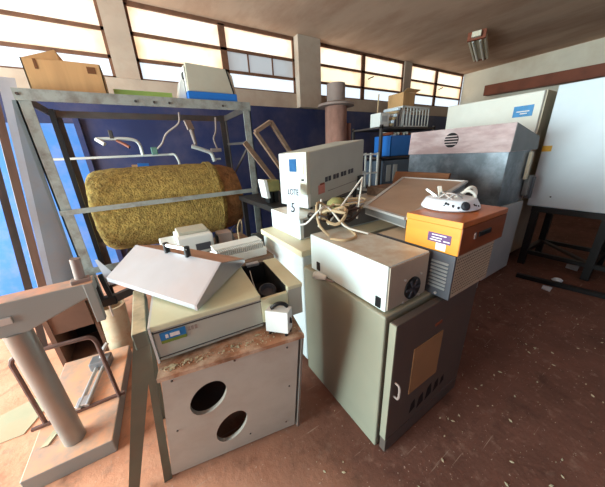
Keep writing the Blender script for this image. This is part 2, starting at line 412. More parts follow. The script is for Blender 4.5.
# ------------------------------------------------------------------ ceiling lamp
lp = thing('ceiling_lamp', (6.3, 3.15, 3.56), 'cream fluorescent ceiling lamp with wooden end block, unlit', 'lamp')
LA, LB_ = Vector((5.6, 2.85, 3.43)), Vector((7.0, 3.4, 3.43))
ld = (LB_-LA).normalized(); ls = Vector((-ld.y, ld.x, 0))
MB().bar(LA, LB_, 0.20, 0.07).build('housing', M['lamp_metal'], lp, bevel=0.01)
for s in (-1, 1):
    MB().bar(LA+ls*s*0.12+Vector((0, 0, 0.0)), LB_+ls*s*0.12, 0.03, 0.10).build('reflector_side', M['lamp_metal'], lp)
    MB().cyl(LA+ls*s*0.055+ld*0.06+Vector((0, 0, -0.055)), LB_+ls*s*0.055-ld*0.06+Vector((0, 0, -0.055)), 0.019, seg=16).build('tube', M['tube'], lp, smooth=True)
MB().bar(LA-ld*0.04, LA+ld*0.03, 0.28, 0.13).build('end_block', M['beam'], lp, bevel=0.005)
MB().bar(LB_-ld*0.03, LB_+ld*0.01, 0.2, 0.11).build('end_cap', M['beam'], lp, bevel=0.005)
MB().bar(LA-ld*0.12, LA-ld*0.04, 0.14, 0.08).build('junction_box', M['lamp_metal'], lp, bevel=0.005)
for q in (0.2, 0.8):
    p = LA.lerp(LB_, q); MB().cyl(p+Vector((0, 0, 0.03)), p+Vector((0, 0, 0.13)), 0.012).build('hanger', M['lamp_metal'], lp)

# ------------------------------------------------------------------ steel rack with the insulated tank
RX0, RX1, RY0, RY1, RZ = -0.65, 1.16, 3.0, 4.0, 2.17
rk = thing('steel_rack', (0.25, 3.5, 0), 'tall bolted steel angle rack that carries the yellow insulated tank', 'rack')
def angle_post(x, y, sx, sy, m):
    MB().box((min(x, x+sx*0.085), min(y, y+sy*0.012), 0), (max(x, x+sx*0.085), max(y, y+sy*0.012), RZ)).box((min(x, x+sx*0.012), min(y, y+sy*0.07), 0), (max(x, x+sx*0.012), max(y, y+sy*0.07), RZ)).build('post', m, rk)
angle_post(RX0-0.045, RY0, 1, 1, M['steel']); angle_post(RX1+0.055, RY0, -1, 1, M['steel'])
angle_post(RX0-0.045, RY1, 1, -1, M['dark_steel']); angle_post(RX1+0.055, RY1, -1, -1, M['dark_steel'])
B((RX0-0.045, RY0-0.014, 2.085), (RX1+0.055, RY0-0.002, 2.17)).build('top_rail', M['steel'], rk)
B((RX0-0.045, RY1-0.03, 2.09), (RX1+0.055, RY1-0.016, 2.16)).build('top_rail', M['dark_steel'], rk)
for x in (RX0-0.03, RX1+0.04): B((x-0.008, RY0+0.01, 2.09), (x+0.008, RY1-0.03, 2.16)).build('side_rail', M['dark_steel'], rk)
B((RX0-0.045, RY0-0.016, 1.172), (RX1+0.02, RY0-0.003, 1.218)).build('front_bar', M['steel'], rk)
B((RX0-0.045, RY0-0.016, 0.575), (RX1+0.055, RY0-0.003, 0.635)).build('bottom_rail', M['steel'], rk)
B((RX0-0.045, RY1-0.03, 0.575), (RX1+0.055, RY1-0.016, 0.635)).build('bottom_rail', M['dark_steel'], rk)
for x in (-0.3, 0.85): B((x-0.04, RY0, 0.585), (x+0.04, RY1-0.03, 0.625)).build('saddle_bar', M['dark_steel'], rk)
for x, z in ((RX0-0.02, 2.13), (0.1, 2.12), (0.25, 2.12), (0.38, 2.12), (0.9, 2.12)): MB().cyl((x, RY0-0.022, z), (x, RY0-0.012, z), 0.011, seg=8).build('bolt', M['dark_steel'], rk)
MB().bar((RX1+0.03, RY0+0.05, 1.75), (RX1+0.03, RY1-0.05, 1.3), 0.012, 0.03).build('brace', M['dark_steel'], rk)
MB().bar((RX1+0.03, RY0+0.05, 1.75), (RX1+0.03, RY1-0.05, 1.78), 0.012, 0.03).build('brace', M['dark_steel'], rk)

tk = thing('insulated_tank', (0.3, 3.5, 0.63), 'big horizontal cylinder tank wrapped in yellow brown mineral wool inside the rack', 'tank')
tb = MB(); tb.lathe([(0, -0.62), (0.34, -0.62), (0.43, -0.58), (0.455, -0.45), (0.46, 0.0), (0.455, 0.66), (0.44, 0.72), (0.36, 0.72)], (0.1, 3.5, 1.085), (1, 0, 0), 64)
tbo = tb.build('wool_blanket', M['wool'], tk, smooth=True)
md = tbo.modifiers.new('Subdivision', 'SUBSURF'); md.levels = 2; md.render_levels = 3
tx = bpy.data.textures.new('wool_lumps', 'CLOUDS'); tx.noise_scale = 0.07
dm = tbo.modifiers.new('lumps', 'DISPLACE'); dm.texture = tx; dm.strength = 0.02; dm.mid_level = 0.5; dm.texture_coords = 'LOCAL'
MB().lathe([(0.30, 0), (0.43, 0.0), (0.425, 0.1), (0.38, 0.24), (0.28, 0.28), (0, 0.28)], (0.80, 3.5, 1.085), (1, 0, 0), 48).build('end_dome', M['wool_end'], tk, smooth=True)
MB().lathe([(0.462, 0), (0.472, 0), (0.472, 0.06), (0.462, 0.06)], (0.70, 3.5, 1.085), (1, 0, 0), 64).build('strap_band', M['wool'], tk, smooth=True)

# pipework on the wall above the tank
pw = thing('wall_pipework', (0.0, 3.85, 1.66), 'white pipe run with blue handled valves on the wall above the insulated tank', 'pipework')
MB().cyl((-1.0, 3.8, 1.66), (0.36, 3.8, 1.665), 0.013, seg=10).build('main_pipe', M['pvc'], pw, smooth=True)
MB().tube([(-0.35, 3.8, 1.86), (-0.1, 3.8, 1.86), (0.02, 3.8, 1.84), (0.06, 3.8, 1.78), (0.065, 3.8, 1.67)], 0.018).build('elbow_pipe', M['pvc'], pw, smooth=True)
MB().tube([(-0.35, 3.8, 1.86), (-0.28, 3.75, 1.8)], 0.022, smooth=0).build('tap', M['pvc'], pw)
MB().bar((-0.2, 3.8, 1.86), (-0.2, 3.8, 1.95), 0.04, 0.04).build('valve', M['dark_steel'], pw, bevel=0.006)
MB().tube([(-0.16, 3.78, 1.84), (-0.1, 3.74, 1.8), (-0.05, 3.7, 1.76)], 0.016).build('lever', M['beam'], pw)
MB().cyl((-0.02, 3.72, 1.55), (0.1, 3.72, 1.545), 0.03, seg=12).build('blue_valve_handle', M['blue_plastic'], pw, smooth=True)
MB().cyl((-0.08, 3.72, 1.55), (-0.02, 3.72, 1.55), 0.015, seg=10).build('brass_stem', M['card'], pw)
MB().bar((0.2, 3.8, 1.67), (0.2, 3.8, 1.76), 0.07, 0.05).build('green_valve', mat('green_valve_paint', (96, 130, 118), 0.5), pw, bevel=0.008)
MB().tube([(0.36, 3.8, 1.665), (0.42, 3.78, 1.66), (0.45, 3.76, 1.58), (0.45, 3.74, 1.5)], 0.014).build('drop_pipe', M['pvc'], pw, smooth=True)
vb = thing('valve_cluster', (0.8, 3.85, 1.5), 'grey tap cluster hanging from a bracket above the tank near the right post', 'valve')
MB().bar((0.68, 3.97, 2.09), (0.7, 3.9, 1.97), 0.09, 0.03).build('bracket', M['flue_grey'], vb)
MB().cyl((0.7, 3.9, 1.97), (0.72, 3.88, 1.78), 0.03, 0.02, seg=12).build('stem', M['flue_grey'], vb)
MB().tube([(0.66, 3.86, 1.76), (0.8, 3.85, 1.71), (0.9, 3.85, 1.66), (0.93, 3.84, 1.55)], 0.026).build('spout', M['pvc'], vb, smooth=True)
MB().bar((0.9, 3.86, 1.7), (1.05, 3.86, 1.7), 0.07, 0.05).build('tee', M['flue_grey'], vb, bevel=0.008)
MB().tube([(0.93, 3.84, 1.58), (1.02, 3.84, 1.58)], 0.012, smooth=0).build('arm', M['pvc'], vb)
hc = MB().tube([(0.52, 3.45, 2.11), (0.5, 3.5, 2.0), (0.36, 3.6, 1.9), (0.3, 3.7, 1.8), (0.24, 3.78, 1.74)], 0.011).build('hanging_cable', M['flue_grey'])
tag(hc, 'grey cable looping down from the rack top to the green valve', 'cable')
hc = MB().tube([(1.05, 3.9, 2.13), (1.02, 3.88, 1.95), (0.97, 3.86, 1.85), (1.0, 3.86, 1.72)], 0.012).build('hanging_cable', M['flue_grey'])
tag(hc, 'grey cable hanging inside the right rear corner of the rack', 'cable')

# things on top of the rack
cb = thing('cardboard_box', (-0.33, 3.3, 2.175), 'brown open cardboard box on top of the steel rack', 'box')
z0, z1 = 2.18, 2.40
y0, y1, xa, xb = 3.08, 3.55, -0.60, -0.10
MB().box((xa, y0, z0), (xb, y1, z0+0.008)).box((xa, y0, z0), (xb, y0+0.008, z1)).box((xa, y1-0.008, z0), (xb, y1, z1)).box((xa, y0, z0), (xa+0.008, y1, z1)).box((xb-0.008, y0, z0), (xb, y1, z1)).build('carton', M['card'], cb)
MB().prism([(xa, y0, z1-0.004), (xa+0.22, y0+0.03, z1+0.085), (xa+0.26, y0+0.03, z1+0.01), (xa+0.24, y0+0.01, z1-0.004)], (0, 0.006, 0)).build('flap', M['card'], cb)
MB().prism([(xa+0.2, y0, z1), (xb, y0, z1), (xb-0.03, y0+0.2, z1+0.02), (xa+0.22, y0+0.2, z1+0.03)], (0, 0, 0.006)).build('flap', M['card'], cb)
B((xa+0.07, y0-0.002, z1-0.07), (xa+0.09, y0, z1)).build('tape', M['tape'], cb)
B((xb-0.1, y0-0.002, z1-0.07), (xb-0.04, y0, z1-0.02)).build('printed_mark', M['tape'], cb)
gs = tag(B((-0.05, 3.12, 2.175), (0.44, 3.3, 2.235)).build('green_batten', M['green_strip']), 'pale green batten lying on the rack beside the cardboard box', 'batten')
bb = thing('sample_changer', (0.85, 3.2, 2.175), 'beige instrument with a bright blue base strip on top of the steel rack', 'instrument')
MB().prism([(0.585, 3.02, 2.24), (1.08, 3.02, 2.24), (1.055, 3.02, 2.42), (0.99, 3.02, 2.475), (0.595, 3.02, 2.49)], (0, 0.42, 0)).build('casing', M['cream_box'], bb, bevel=0.006)
B((0.575, 3.005, 2.172), (1.08, 3.44, 2.245)).build('blue_base', M['blue_plastic'], bb, bevel=0.004)
B((0.578, 3.05, 2.25), (0.586, 3.40, 2.47)).build('side_cover', M['white_box'], bb)
B((0.572, 3.10, 2.34), (0.579, 3.18, 2.43)).build('inlet', M['black'], bb)
MB().prism([(0.987, 3.012, 2.475), (0.998, 3.012, 2.475), (1.06, 3.012, 2.24), (1.047, 3.012, 2.24)], (0, 0.01, 0)).build('seam', M['black'], bb)
MB().hexa([(0.49, 3.1, 2.18), (0.57, 3.1, 2.18), (0.57, 3.3, 2.18), (0.49, 3.3, 2.18), (0.54, 3.1, 2.36), (0.57, 3.1, 2.36), (0.57, 3.3, 2.36), (0.54, 3.3, 2.36)]).build('side_wing', M['white_box'], bb)

# sheets, plank and bar leaning on the rack's left side
def lean(name, b0, b1, t0, t1, th, m, label, cat):
    b0, b1, t0, t1 = map(Vector, (b0, b1, t0, t1)); n = (b1-b0).cross(t0-b0).normalized()*th
    return tag(MB().hexa([b0, b1, b1+n, b0+n, t0, t1, t1+n, t0+n]).build(name, m), label, cat)
lean('metal_sheet', (-1.03, 3.08, 0), (-0.77, 3.10, 0), (-0.735, 3.08, 2.1), (-0.70, 3.10, 2.1), 0.006, M['sheet'], 'grey galvanised metal sheet leaning on the left side of the steel rack', 'sheet')
lean('wooden_plank', (-1.10, 2.98, 0), (-1.045, 3.0, 0), (-0.82, 2.98, 2.15), (-0.775, 3.0, 2.15), 0.025, M['plank'], 'narrow weathered plank leaning upright beside the metal sheet', 'plank')
lean('dark_metal_bar', (-1.165, 2.92, 0), (-1.115, 2.93, 0), (-0.90, 2.92, 2.0), (-0.86, 2.93, 2.0), 0.025, M['dark_steel'], 'dark upright steel bar, leftmost of the strips leaning by the rack', 'bar')
lean('white_plank', (-1.13, 3.3, 0), (-1.04, 3.32, 0), (-0.82, 3.3, 2.3), (-0.72, 3.32, 2.3), 0.02, mat('pale_painted_plank', (176, 182, 196), 0.6, dirt=(150, 120, 105), dirt_amt=0.5), 'pale painted board leaning behind the weathered plank', 'plank')
lean('dark_angle_iron', (-0.57, 3.05, 0.0), (-0.53, 3.05, 0.0), (-0.59, 3.35, 2.08), (-0.55, 3.35, 2.08), 0.02, M['black_frame'], 'black angle iron leaning inside the left end of the rack', 'bar')
lean('white_offcut', (-0.52, 2.9, 0.45), (-0.40, 2.9, 0.45), (-0.57, 2.96, 0.72), (-0.55, 2.96, 0.72), 0.01, M['bag'], 'small pale triangular offcut leaning below the tank left end', 'offcut')

# ------------------------------------------------------------------ machine pedestal, bottom left
pd = thing('machine_pedestal', (-0.66, 1.55, 0), 'dusty grey machine pedestal with round column and thick base plate, bottom left', 'pedestal')
MB().hexa([(-0.87, 1.44, 0), (-0.48, 1.42, 0), (-0.42, 2.30, 0), (-0.86, 2.36, 0), (-0.87, 1.44, 0.1), (-0.48, 1.42, 0.1), (-0.42, 2.30, 0.1), (-0.86, 2.36, 0.1)]).build('base_plate', M['pedestal'], pd, bevel=0.006)
MB().cyl((-0.668, 1.56, 0.1), (-0.668, 1.56, 0.868), 0.05, seg=32).build('column', M['column'], pd, smooth=True)
MB().prism([(-1.35, 1.52, 0.87), (-0.62, 1.52, 0.865), (-0.38, 1.52, 0.955), (-0.34, 1.52, 0.97), (-0.34, 1.52, 1.035), (-1.35, 1.52, 1.035)], (0, 0.11, 0)).build('arm', M['pedestal'], pd, bevel=0.006)
B((-0.372, 1.512, 0.81), (-0.333, 1.55, 1.036)).build('end_bracket', M['pedestal'], pd, bevel=0.004)
B((-0.83, 1.512, 0.93), (-0.645, 1.522, 0.965)).build('name_plate', M['clear_edge'], pd, bevel=0.003)
MB().cyl((-0.385, 1.57, 1.03), (-0.375, 1.57, 1.16), 0.022, seg=16).build('stub_pipe', M['flue_grey'], pd, smooth=True)
MB().bar((-0.42, 1.56, 1.045), (-0.345, 1.57, 1.045), 0.05, 0.02).build('clamp_lug', M['flue_grey'], pd, bevel=0.003)
rod = [(-0.84, 1.77, 0.11), (-0.84, 1.77, 0.58), (-0.82, 1.768, 0.615), (-0.76, 1.76, 0.62), (-0.54, 1.735, 0.62), (-0.48, 1.73, 0.61), (-0.463, 1.729, 0.57), (-0.46, 1.729, 0.11)]
hf = MB().tube([rod[0], rod[1]], 0.012, smooth=0).tube(rod[1:7], 0.012).tube([rod[6], rod[7]], 0.012, smooth=0).build('rod_handle', M['rust_rod'], pd, smooth=True)
MB().bar((-0.90, 1.76, 0.11), (-0.43, 1.745, 0.11), 0.018, 0.018).build('foot_bar', M['rust_rod'], pd)

cl = thing('glass_holder', (-0.6, 1.98, 0.1), 'bright metal double rod holder lying on the pedestal base plate', 'holder')
for s in (-0.022, 0.022): MB().cyl((-0.655+s, 1.75, 0.125), (-0.59+s, 2.16, 0.125), 0.013, seg=12).build('rod', M['chrome'], cl, smooth=True)
MB().bar((-0.66, 1.76, 0.118), (-0.648, 1.84, 0.118), 0.075, 0.035).build('end_clip', M['chrome'], cl, bevel=0.006)
MB().bar((-0.6, 2.1, 0.135), (-0.585, 2.2, 0.135), 0.13, 0.07).build('end_block', M['sheet'], cl, bevel=0.01)
MB().tube([(-0.59, 2.16, 0.16), (-0.56, 2.18, 0.22), (-0.53, 2.2, 0.25)], 0.014).build('spigot', M['chrome'], cl)

tp = thing('hollow_tube', (-0.47, 2.33, 0.0), 'cream hollow tube with red dirt standing behind the pedestal base', 'tube')
MB().lathe([(0.075, 0), (0.095, 0.0), (0.098, 0.45), (0.080, 0.45), (0.075, 0.02)], (-0.5, 2.46, 0.0), (0.06, -0.02, 1), 32).build('wall', M['clay'], tp, smooth=True)

ck = thing('cable_clamp', (-0.31, 1.68, 0.83), 'black two pronged clamp hanging beside the pedestal arm end', 'clamp')
for x in (-0.365, -0.325): MB().bar((x, 1.68, 1.01), (x+0.018, 1.66, 0.84), 0.022, 0.026, (0, 1, 0)).build('prong', M['black'], ck, bevel=0.004)
B((-0.375, 1.645, 0.82), (-0.285, 1.69, 0.875)).build('body', M['black'], ck, bevel=0.006)
MB().cyl((-0.33, 1.667, 0.82), (-0.33, 1.667, 0.74), 0.005, seg=8).build('pin', M['chrome'], ck)
MB().bar((-0.29, 1.67, 0.85), (-0.20, 1.70, 0.86), 0.03, 0.045).build('arm', M['dark_steel'], ck)
dc = thing('dark_crate', (-0.72, 2.65, 0), 'dark open fronted wooden crate on the floor behind the pedestal base', 'crate')
wd_ = mat('dark_crate_wood', (112, 78, 62), 0.85, var=0.25, scale=4)
B((-0.90, 2.42, 0.0), (-0.87, 2.88, 0.56)).build('side', wd_, dc); B((-0.62, 2.46, 0.0), (-0.595, 2.88, 0.56)).build('side', wd_, dc)
B((-0.87, 2.85, 0.0), (-0.62, 2.88, 0.56)).build('back', M['dark'], dc); B((-0.87, 2.44, 0.0), (-0.62, 2.85, 0.02)).build('bottom', wd_, dc)
B((-0.87, 2.43, 0.33), (-0.62, 2.455, 0.56)).build('front_board', wd_, dc); B((-0.90, 2.42, 0.56), (-0.595, 2.88, 0.58)).build('top', wd_, dc)

tag(MB().prism([(-1.3, 1.9, 0.002), (-1.0, 1.88, 0.002), (-0.92, 2.06, 0.004), (-0.99, 2.2, 0.004), (-1.2, 2.14, 0.003)], (0, 0, 0.004)).build('paper_sheet', M['paper']), 'torn pale card sheet lying flat on the red floor left of the pedestal', 'paper')
tag(MB().prism([(-0.83, 1.60, 0.101), (-0.79, 1.59, 0.108), (-0.755, 1.68, 0.102), (-0.79, 1.69, 0.101)], (0, 0, 0.002)).build('paper_scrap', M['paper']), 'small torn scrap on the pedestal base beside its column', 'scrap')

# ------------------------------------------------------------------ workbench box with two round holes
wb = thing('boxed_workbench', (0.2, 1.1, 0), 'grey boxed bench whose sloping front panel has two round dark holes', 'bench')
TL, TR, BR, BL = Vector((-0.11, 0.895, 0.84)), Vector((0.434, 0.78, 0.84)), Vector((0.457, 0.949, 0.03)), Vector((-0.218, 1.093, 0.02))
dep = Vector((0.207, 0.978, 0))*0.44
def holed_panel():
    ex = (TR-TL).normalized(); n = ex.cross(BL-TL).normalized(); ey = n.cross(ex)
    if ey.z < 0: ey = -ey
    if n.y > 0: n = -n
    P2 = lambda v: ((v-TL).dot(ex), (v-TL).dot(ey))
    b = bmesh.new(); edges = []
    def loop(pts):
        vv = [b.verts.new((x, y, 0)) for x, y in pts]
        for i in range(len(vv)): edges.append(b.edges.new((vv[i], vv[(i+1) % len(vv)])))
    drop = Vector((0, 0, -0.015))
    loop([P2(TL+drop), P2(TR+drop), P2(BR), P2(BL)])
    for hole in HOLES: loop(hole)
    bmesh.ops.triangle_fill(b, edges=edges, use_beauty=True)
    geom = bmesh.ops.extrude_face_region(b, geom=list(b.faces))
    bmesh.ops.translate(b, verts=[v for v in geom['geom'] if isinstance(v, bmesh.types.BMVert)], vec=(0, 0, 1))
    for v in b.verts: v.co = TL+ex*v.co.x+ey*v.co.y+n*(0.0 if v.co.z < 0.5 else -0.018)
    m = MB(); m.b.free(); m.b = b
    return m, ex, ey, n
HOLES = [[(0.2149, -0.2102), (0.2138, -0.1909), (0.2098, -0.1737), (0.2031, -0.1593), (0.194, -0.1482), (0.1827, -0.1406), (0.1696, -0.1369), (0.1552, -0.1372), (0.1399, -0.1417), (0.1242, -0.1502), (0.1087, -0.1625), (0.0941, -0.1782), (0.0808, -0.1969), (0.0694, -0.2179), (0.0605, -0.2403), (0.0545, -0.2633), (0.0516, -0.2859), (0.0521, -0.3072), (0.056, -0.3263), (0.0632, -0.3422), (0.0733, -0.3542), (0.0858, -0.3619), (0.1003, -0.365), (0.1161, -0.3633), (0.1325, -0.357), (0.1488, -0.3466), (0.1644, -0.3324), (0.1786, -0.3151), (0.1909, -0.2956), (0.201, -0.2745), (0.2085, -0.2527), (0.2132, -0.231)], [(0.28, -0.5157), (0.2785, -0.4941), (0.2741, -0.4754), (0.2671, -0.46), (0.2576, -0.4486), (0.2459, -0.4414), (0.2325, -0.4388), (0.2177, -0.4408), (0.2021, -0.4476), (0.1862, -0.4589), (0.1705, -0.4745), (0.1557, -0.4939), (0.1423, -0.5164), (0.1309, -0.5412), (0.1221, -0.5675), (0.1162, -0.5941), (0.1136, -0.6199), (0.1144, -0.6439), (0.1187, -0.6648), (0.1263, -0.6819), (0.1368, -0.6943), (0.1499, -0.7015), (0.1648, -0.7032), (0.181, -0.6994), (0.1978, -0.6904), (0.2143, -0.6766), (0.2301, -0.6588), (0.2444, -0.6378), (0.2567, -0.6143), (0.2667, -0.5895), (0.274, -0.5641), (0.2785, -0.5392)]]
pm, pex, pey, pn = holed_panel()
pm.build('front_panel', M['panel'], wb)
MB().prism([TL-pn*0+Vector((-0.012, -0.012, -0.018)), TR+Vector((0.02, -0.012, -0.018)), TR+dep+Vector((0.02, 0, -0.018)), TL+dep+Vector((-0.012, 0, -0.018))], (0, 0, 0.018)).build('bench_top', M['board_top'], wb)
bi = Vector((0, 0.02, 0))
for nm, (q0, q1, q2, q3), ext in (('side_panel', (TL+bi+Vector((0, 0, -0.02)), BL+bi, Vector((-0.13, 1.32, 0.02)), TL+dep+Vector((0, 0, -0.02))), (0.015, 0, 0)),
                                  ('side_panel', (TR+bi+Vector((0, 0, -0.02)), BR+bi, Vector((0.525, 1.21, 0.02)), TR+dep+Vector((0, 0, -0.02))), (-0.015, 0, 0)),
                                  ('back_panel', (TL+dep+Vector((0, 0, -0.02)), TR+dep+Vector((0, 0, -0.02)), Vector((0.525, 1.21, 0.02)), Vector((-0.13, 1.32, 0.02))), (0, -0.01, 0))):
    MB().prism([q0, q1, q2, q3], ext).build(nm, M['dark_steel'], wb)
MB().bar(TR+Vector((0.018, 0.01, 0.0)), BR+Vector((0.022, 0.01, -0.03)), 0.012, 0.03, (0, 1, 0)).build('edge_leg', M['column'], wb)
for (x, y) in ((0.03, 0.05), (0.5, 0.06), (0.51, 0.38), (0.49, 0.75), (0.28, 0.72), (-0.03, 0.42), (0.27, 0.04)):
    p = TL+pex*x-pey*y; MB().cyl(p, p+pn*0.004, 0.0045, seg=8).build('screw', M['dark_steel'], wb)
cr_ = random.Random(3)
db = MB()
for i in range(150):
    t, s = cr_.random(), cr_.random()*0.1
    p = TL.lerp(TR, t)+dep.normalized()*(0.012+s*0.6*(0.4+t))
    r = 0.001+0.006*cr_.random()**5
    a = cr_.random()*3; d = Vector((math.cos(a), math.sin(a), 0))*r*2.0; e = Vector((-math.sin(a), math.cos(a), 0))*r
    db.prism([p-d, p+e, p+d*0.8, p-e*1.2], (0, 0, 0.002+0.003*cr_.random()))
stuff(db.build('plaster_crumbs', M['paper']), 'pale crumbs and flakes scattered along the bench top edge', 'crumbs')

# sawhorse at the bench's left
sh = thing('trestle', (-0.2, 1.1, 0), 'grey green metal A-frame trestle standing left of the bench', 'trestle')
B((-0.162, 0.955, 0.94), (-0.114, 1.34, 1.01)).build('beam', M['green_metal'], sh, bevel=0.004)
for yy, run in ((0.953, 0.14), (1.28, 0.2)):
    def q(x, z): return Vector((x, yy+(1.0-z)*run, z))
    MB().prism([q(-0.162, 0.985), q(-0.137, 0.985), q(-0.166, 0.745), q(-0.375, 0.0), q(-0.42, 0.0)], (0, 0.03, 0)).build('leg', M['green_metal'], sh)
    MB().prism([q(-0.137, 0.985), q(-0.113, 0.985), q(-0.22, 0.0), q(-0.258, 0.0), q(-0.166, 0.745)], (0, 0.03, 0)).build('leg', M['green_metal'], sh)

# ------------------------------------------------------------------ spectrometer on the bench
sp = thing('spectrometer', (0.2, 1.1, 0.84), 'long cream laboratory spectrometer with blue logo on the holed bench', 'instrument')
fa = math.radians(-5.5)
sx_ = Vector((math.cos(fa), math.sin(fa), 0)); sy_ = Vector((-math.sin(fa), math.cos(fa), 0)); sz_ = Vector((0, 0, 1))
S0 = Vector((-0.10, 0.95, 0.845))
def sl(x, y, z): return S0+sx_*x+sy_*y+sz_*z
def sbox(a, c):
    return MB().hexa([sl(a[0], a[1], a[2]), sl(c[0], a[1], a[2]), sl(c[0], c[1], a[2]), sl(a[0], c[1], a[2]), sl(a[0], a[1], c[2]), sl(c[0], a[1], c[2]), sl(c[0], c[1], c[2]), sl(a[0], c[1], c[2])])
sbox((0.0, 0, 0.012), (0.425, 0.36, 0.165)).build('body', M['inst'], sp, bevel=0.006)
sbox((-0.004, -0.006, 0.155), (0.425, 0.362, 0.178)).build('top_cover', M['inst_top'], sp, bevel=0.005)
sbox((0.555, 0.0, 0.012), (0.63, 0.36, 0.165)).build('right_body', M['inst'], sp, bevel=0.005)
sbox((0.555, 0.0, 0.155), (0.634, 0.362, 0.178)).build('right_cover', M['inst_top'], sp, bevel=0.005)
sbox((0.425, 0.02, 0.012), (0.555, 0.36, 0.05)).build('chamber_floor', M['dark'], sp)
sbox((0.425, 0.34, 0.05), (0.555, 0.36, 0.17)).build('chamber_back', M['dark'], sp)
sbox((0.424, 0.02, 0.05), (0.4253, 0.34, 0.175)).build('chamber_wall', M['dark'], sp)
sbox((0.552, 0.02, 0.05), (0.556, 0.34, 0.175)).build('chamber_wall', M['dark'], sp)
sbox((0.425, -0.002, 0.03), (0.555, 0.02, 0.15)).build('chamber_front', M['inst_top'], sp, bevel=0.003)
MB().lathe([(0.0, 0), (0.036, 0), (0.042, 0.01), (0.042, 0.07), (0.034, 0.075), (0.028, 0.05), (0, 0.05)], sl(0.492, 0.11, 0.075), (-0.1, -0.3, 1), 24).build('lens', M['louvre'], sp, smooth=True)
MB().tube([sl(0.455, 0.28, 0.17), sl(0.45, 0.2, 0.12), sl(0.46, 0.12, 0.08)], 0.002).build('wire', M['cable_white'], sp)
sbox((0.455, 0.335, 0.165), (0.525, 0.365, 0.18)).build('chamber_lip', M['chrome'], sp)
sbox((0.0, -0.003, 0.143), (0.425, 0.002, 0.147)).build('seam', M['dark_steel'], sp)
sbox((0.0, -0.003, 0.028), (0.425, 0.002, 0.031)).build('seam', M['dark_steel'], sp)
sbox((-0.008, -0.008, 0.012), (0.0, 0.36, 0.178)).build('left_trim', M['pvc'], sp)
for x in (0.04, 0.4, 0.58):
    for y in (0.05, 0.31):
        MB().cyl(sl(x, y, -0.003), sl(x, y, 0.014), 0.014, seg=12).build('foot', M['black'], sp)
lg = sbox((0.022, -0.0032, 0.102), (0.112, -0.0005, 0.138)).build('logo_badge', M['logo_blue'], sp)
sbox((0.022, -0.0034, 0.09), (0.112, -0.0005, 0.104)).build('green_stripe', M['logo_green'], lg)
for a, c in ((0.04, 0.05), (0.056, 0.09)): sbox((a, -0.005, 0.112), (c, -0.001, 0.128)).build('white_lettering', M['label_white'], lg)
for i in range(3): sbox((0.119+i*0.013, -0.0015, 0.112), (0.129+i*0.013, -0.0003, 0.13)).build('model_lettering', M['grey_print'], sp)

# loose metal hood lid lying on the spectrometer
hl = thing('metal_hood', (0.0, 1.2, 1.02), 'loose bent sheet metal hood with a bar handle, tilted on the spectrometer', 'hood')
A_, C_, D_ = Vector((-0.262, 1.46, 1.065)), Vector((0.215, 1.065, 1.155)), Vector((0.068, 0.935, 1.055))
B_ = A_+(C_-D_)
E_ = Vector((0.385, 1.27, 1.055)); G_ = E_+(B_-C_)
MB().prism([A_, D_, C_, B_], (B_-A_).cross(D_-A_).normalized()*0.004).build('front_slope', M['lid'], hl)
MB().prism([B_, C_, E_, G_], (0, 0, -0.004)).build('rear_slope', M['lid_dust'], hl)
lipv = Vector((0, 0, -0.022))
MB().prism([A_, D_, D_+lipv, A_+lipv], Vector((0.006, 0.008, 0))).build('front_lip', M['lid'], hl)
MB().prism([D_, C_, E_, E_+lipv, D_+lipv], Vector((-0.008, 0.006, 0))).build('gable_end', M['lid'], hl)
MB().prism([A_, B_, G_, G_+lipv, A_+lipv], Vector((0.008, -0.006, 0))).build('gable_end', M['lid'], hl)
rd = (C_-B_).normalized(); nrm = Vector((0, 0, 1)); sd = rd.cross(nrm).normalized()
h0, h1 = B_.lerp(C_, 0.42), B_.lerp(C_, 0.66)
hm = (h0+h1)/2
hd = MB().tube([h0+nrm*0.035-rd*0.01, h1+nrm*0.035+rd*0.01], 0.011, smooth=0).build('handle', M['chrome'], hl, smooth=True)
for p in (h0, h1): MB().cyl(p-nrm*0.005, p+nrm*0.046, 0.014, seg=14).build('handle_stud', M['black'], hd)

# small white switch box standing at the spectrometer's right end
sb = thing('switch_box', (0.38, 0.86, 0.84), 'small white switch box at the right front corner of the bench', 'box')
MB().hexa([(0.316, 0.868, 0.858), (0.388, 0.792, 0.858), (0.430, 0.828, 0.858), (0.358, 0.902, 0.858), (0.320, 0.868, 0.965), (0.392, 0.792, 0.965), (0.434, 0.828, 0.965), (0.362, 0.902, 0.965)]).build('casing', M['white_box'], sb, bevel=0.003)
MB().tube([(0.35, 0.865, 0.967), (0.375, 0.85, 0.988), (0.40, 0.84, 0.984), (0.415, 0.835, 0.968)], 0.009).build('switch_lever', M['black'], sb, smooth=True)
MB().bar((0.412, 0.81, 0.90), (0.412, 0.81, 0.925), 0.006, 0.018).build('slot', M['black'], sb)
for fx, fy in ((0.335, 0.865), (0.388, 0.81), (0.415, 0.828), (0.36, 0.882)): MB().cyl((fx, fy, 0.8405), (fx, fy, 0.86), 0.008, seg=8).build('foot', M['black'], sb)

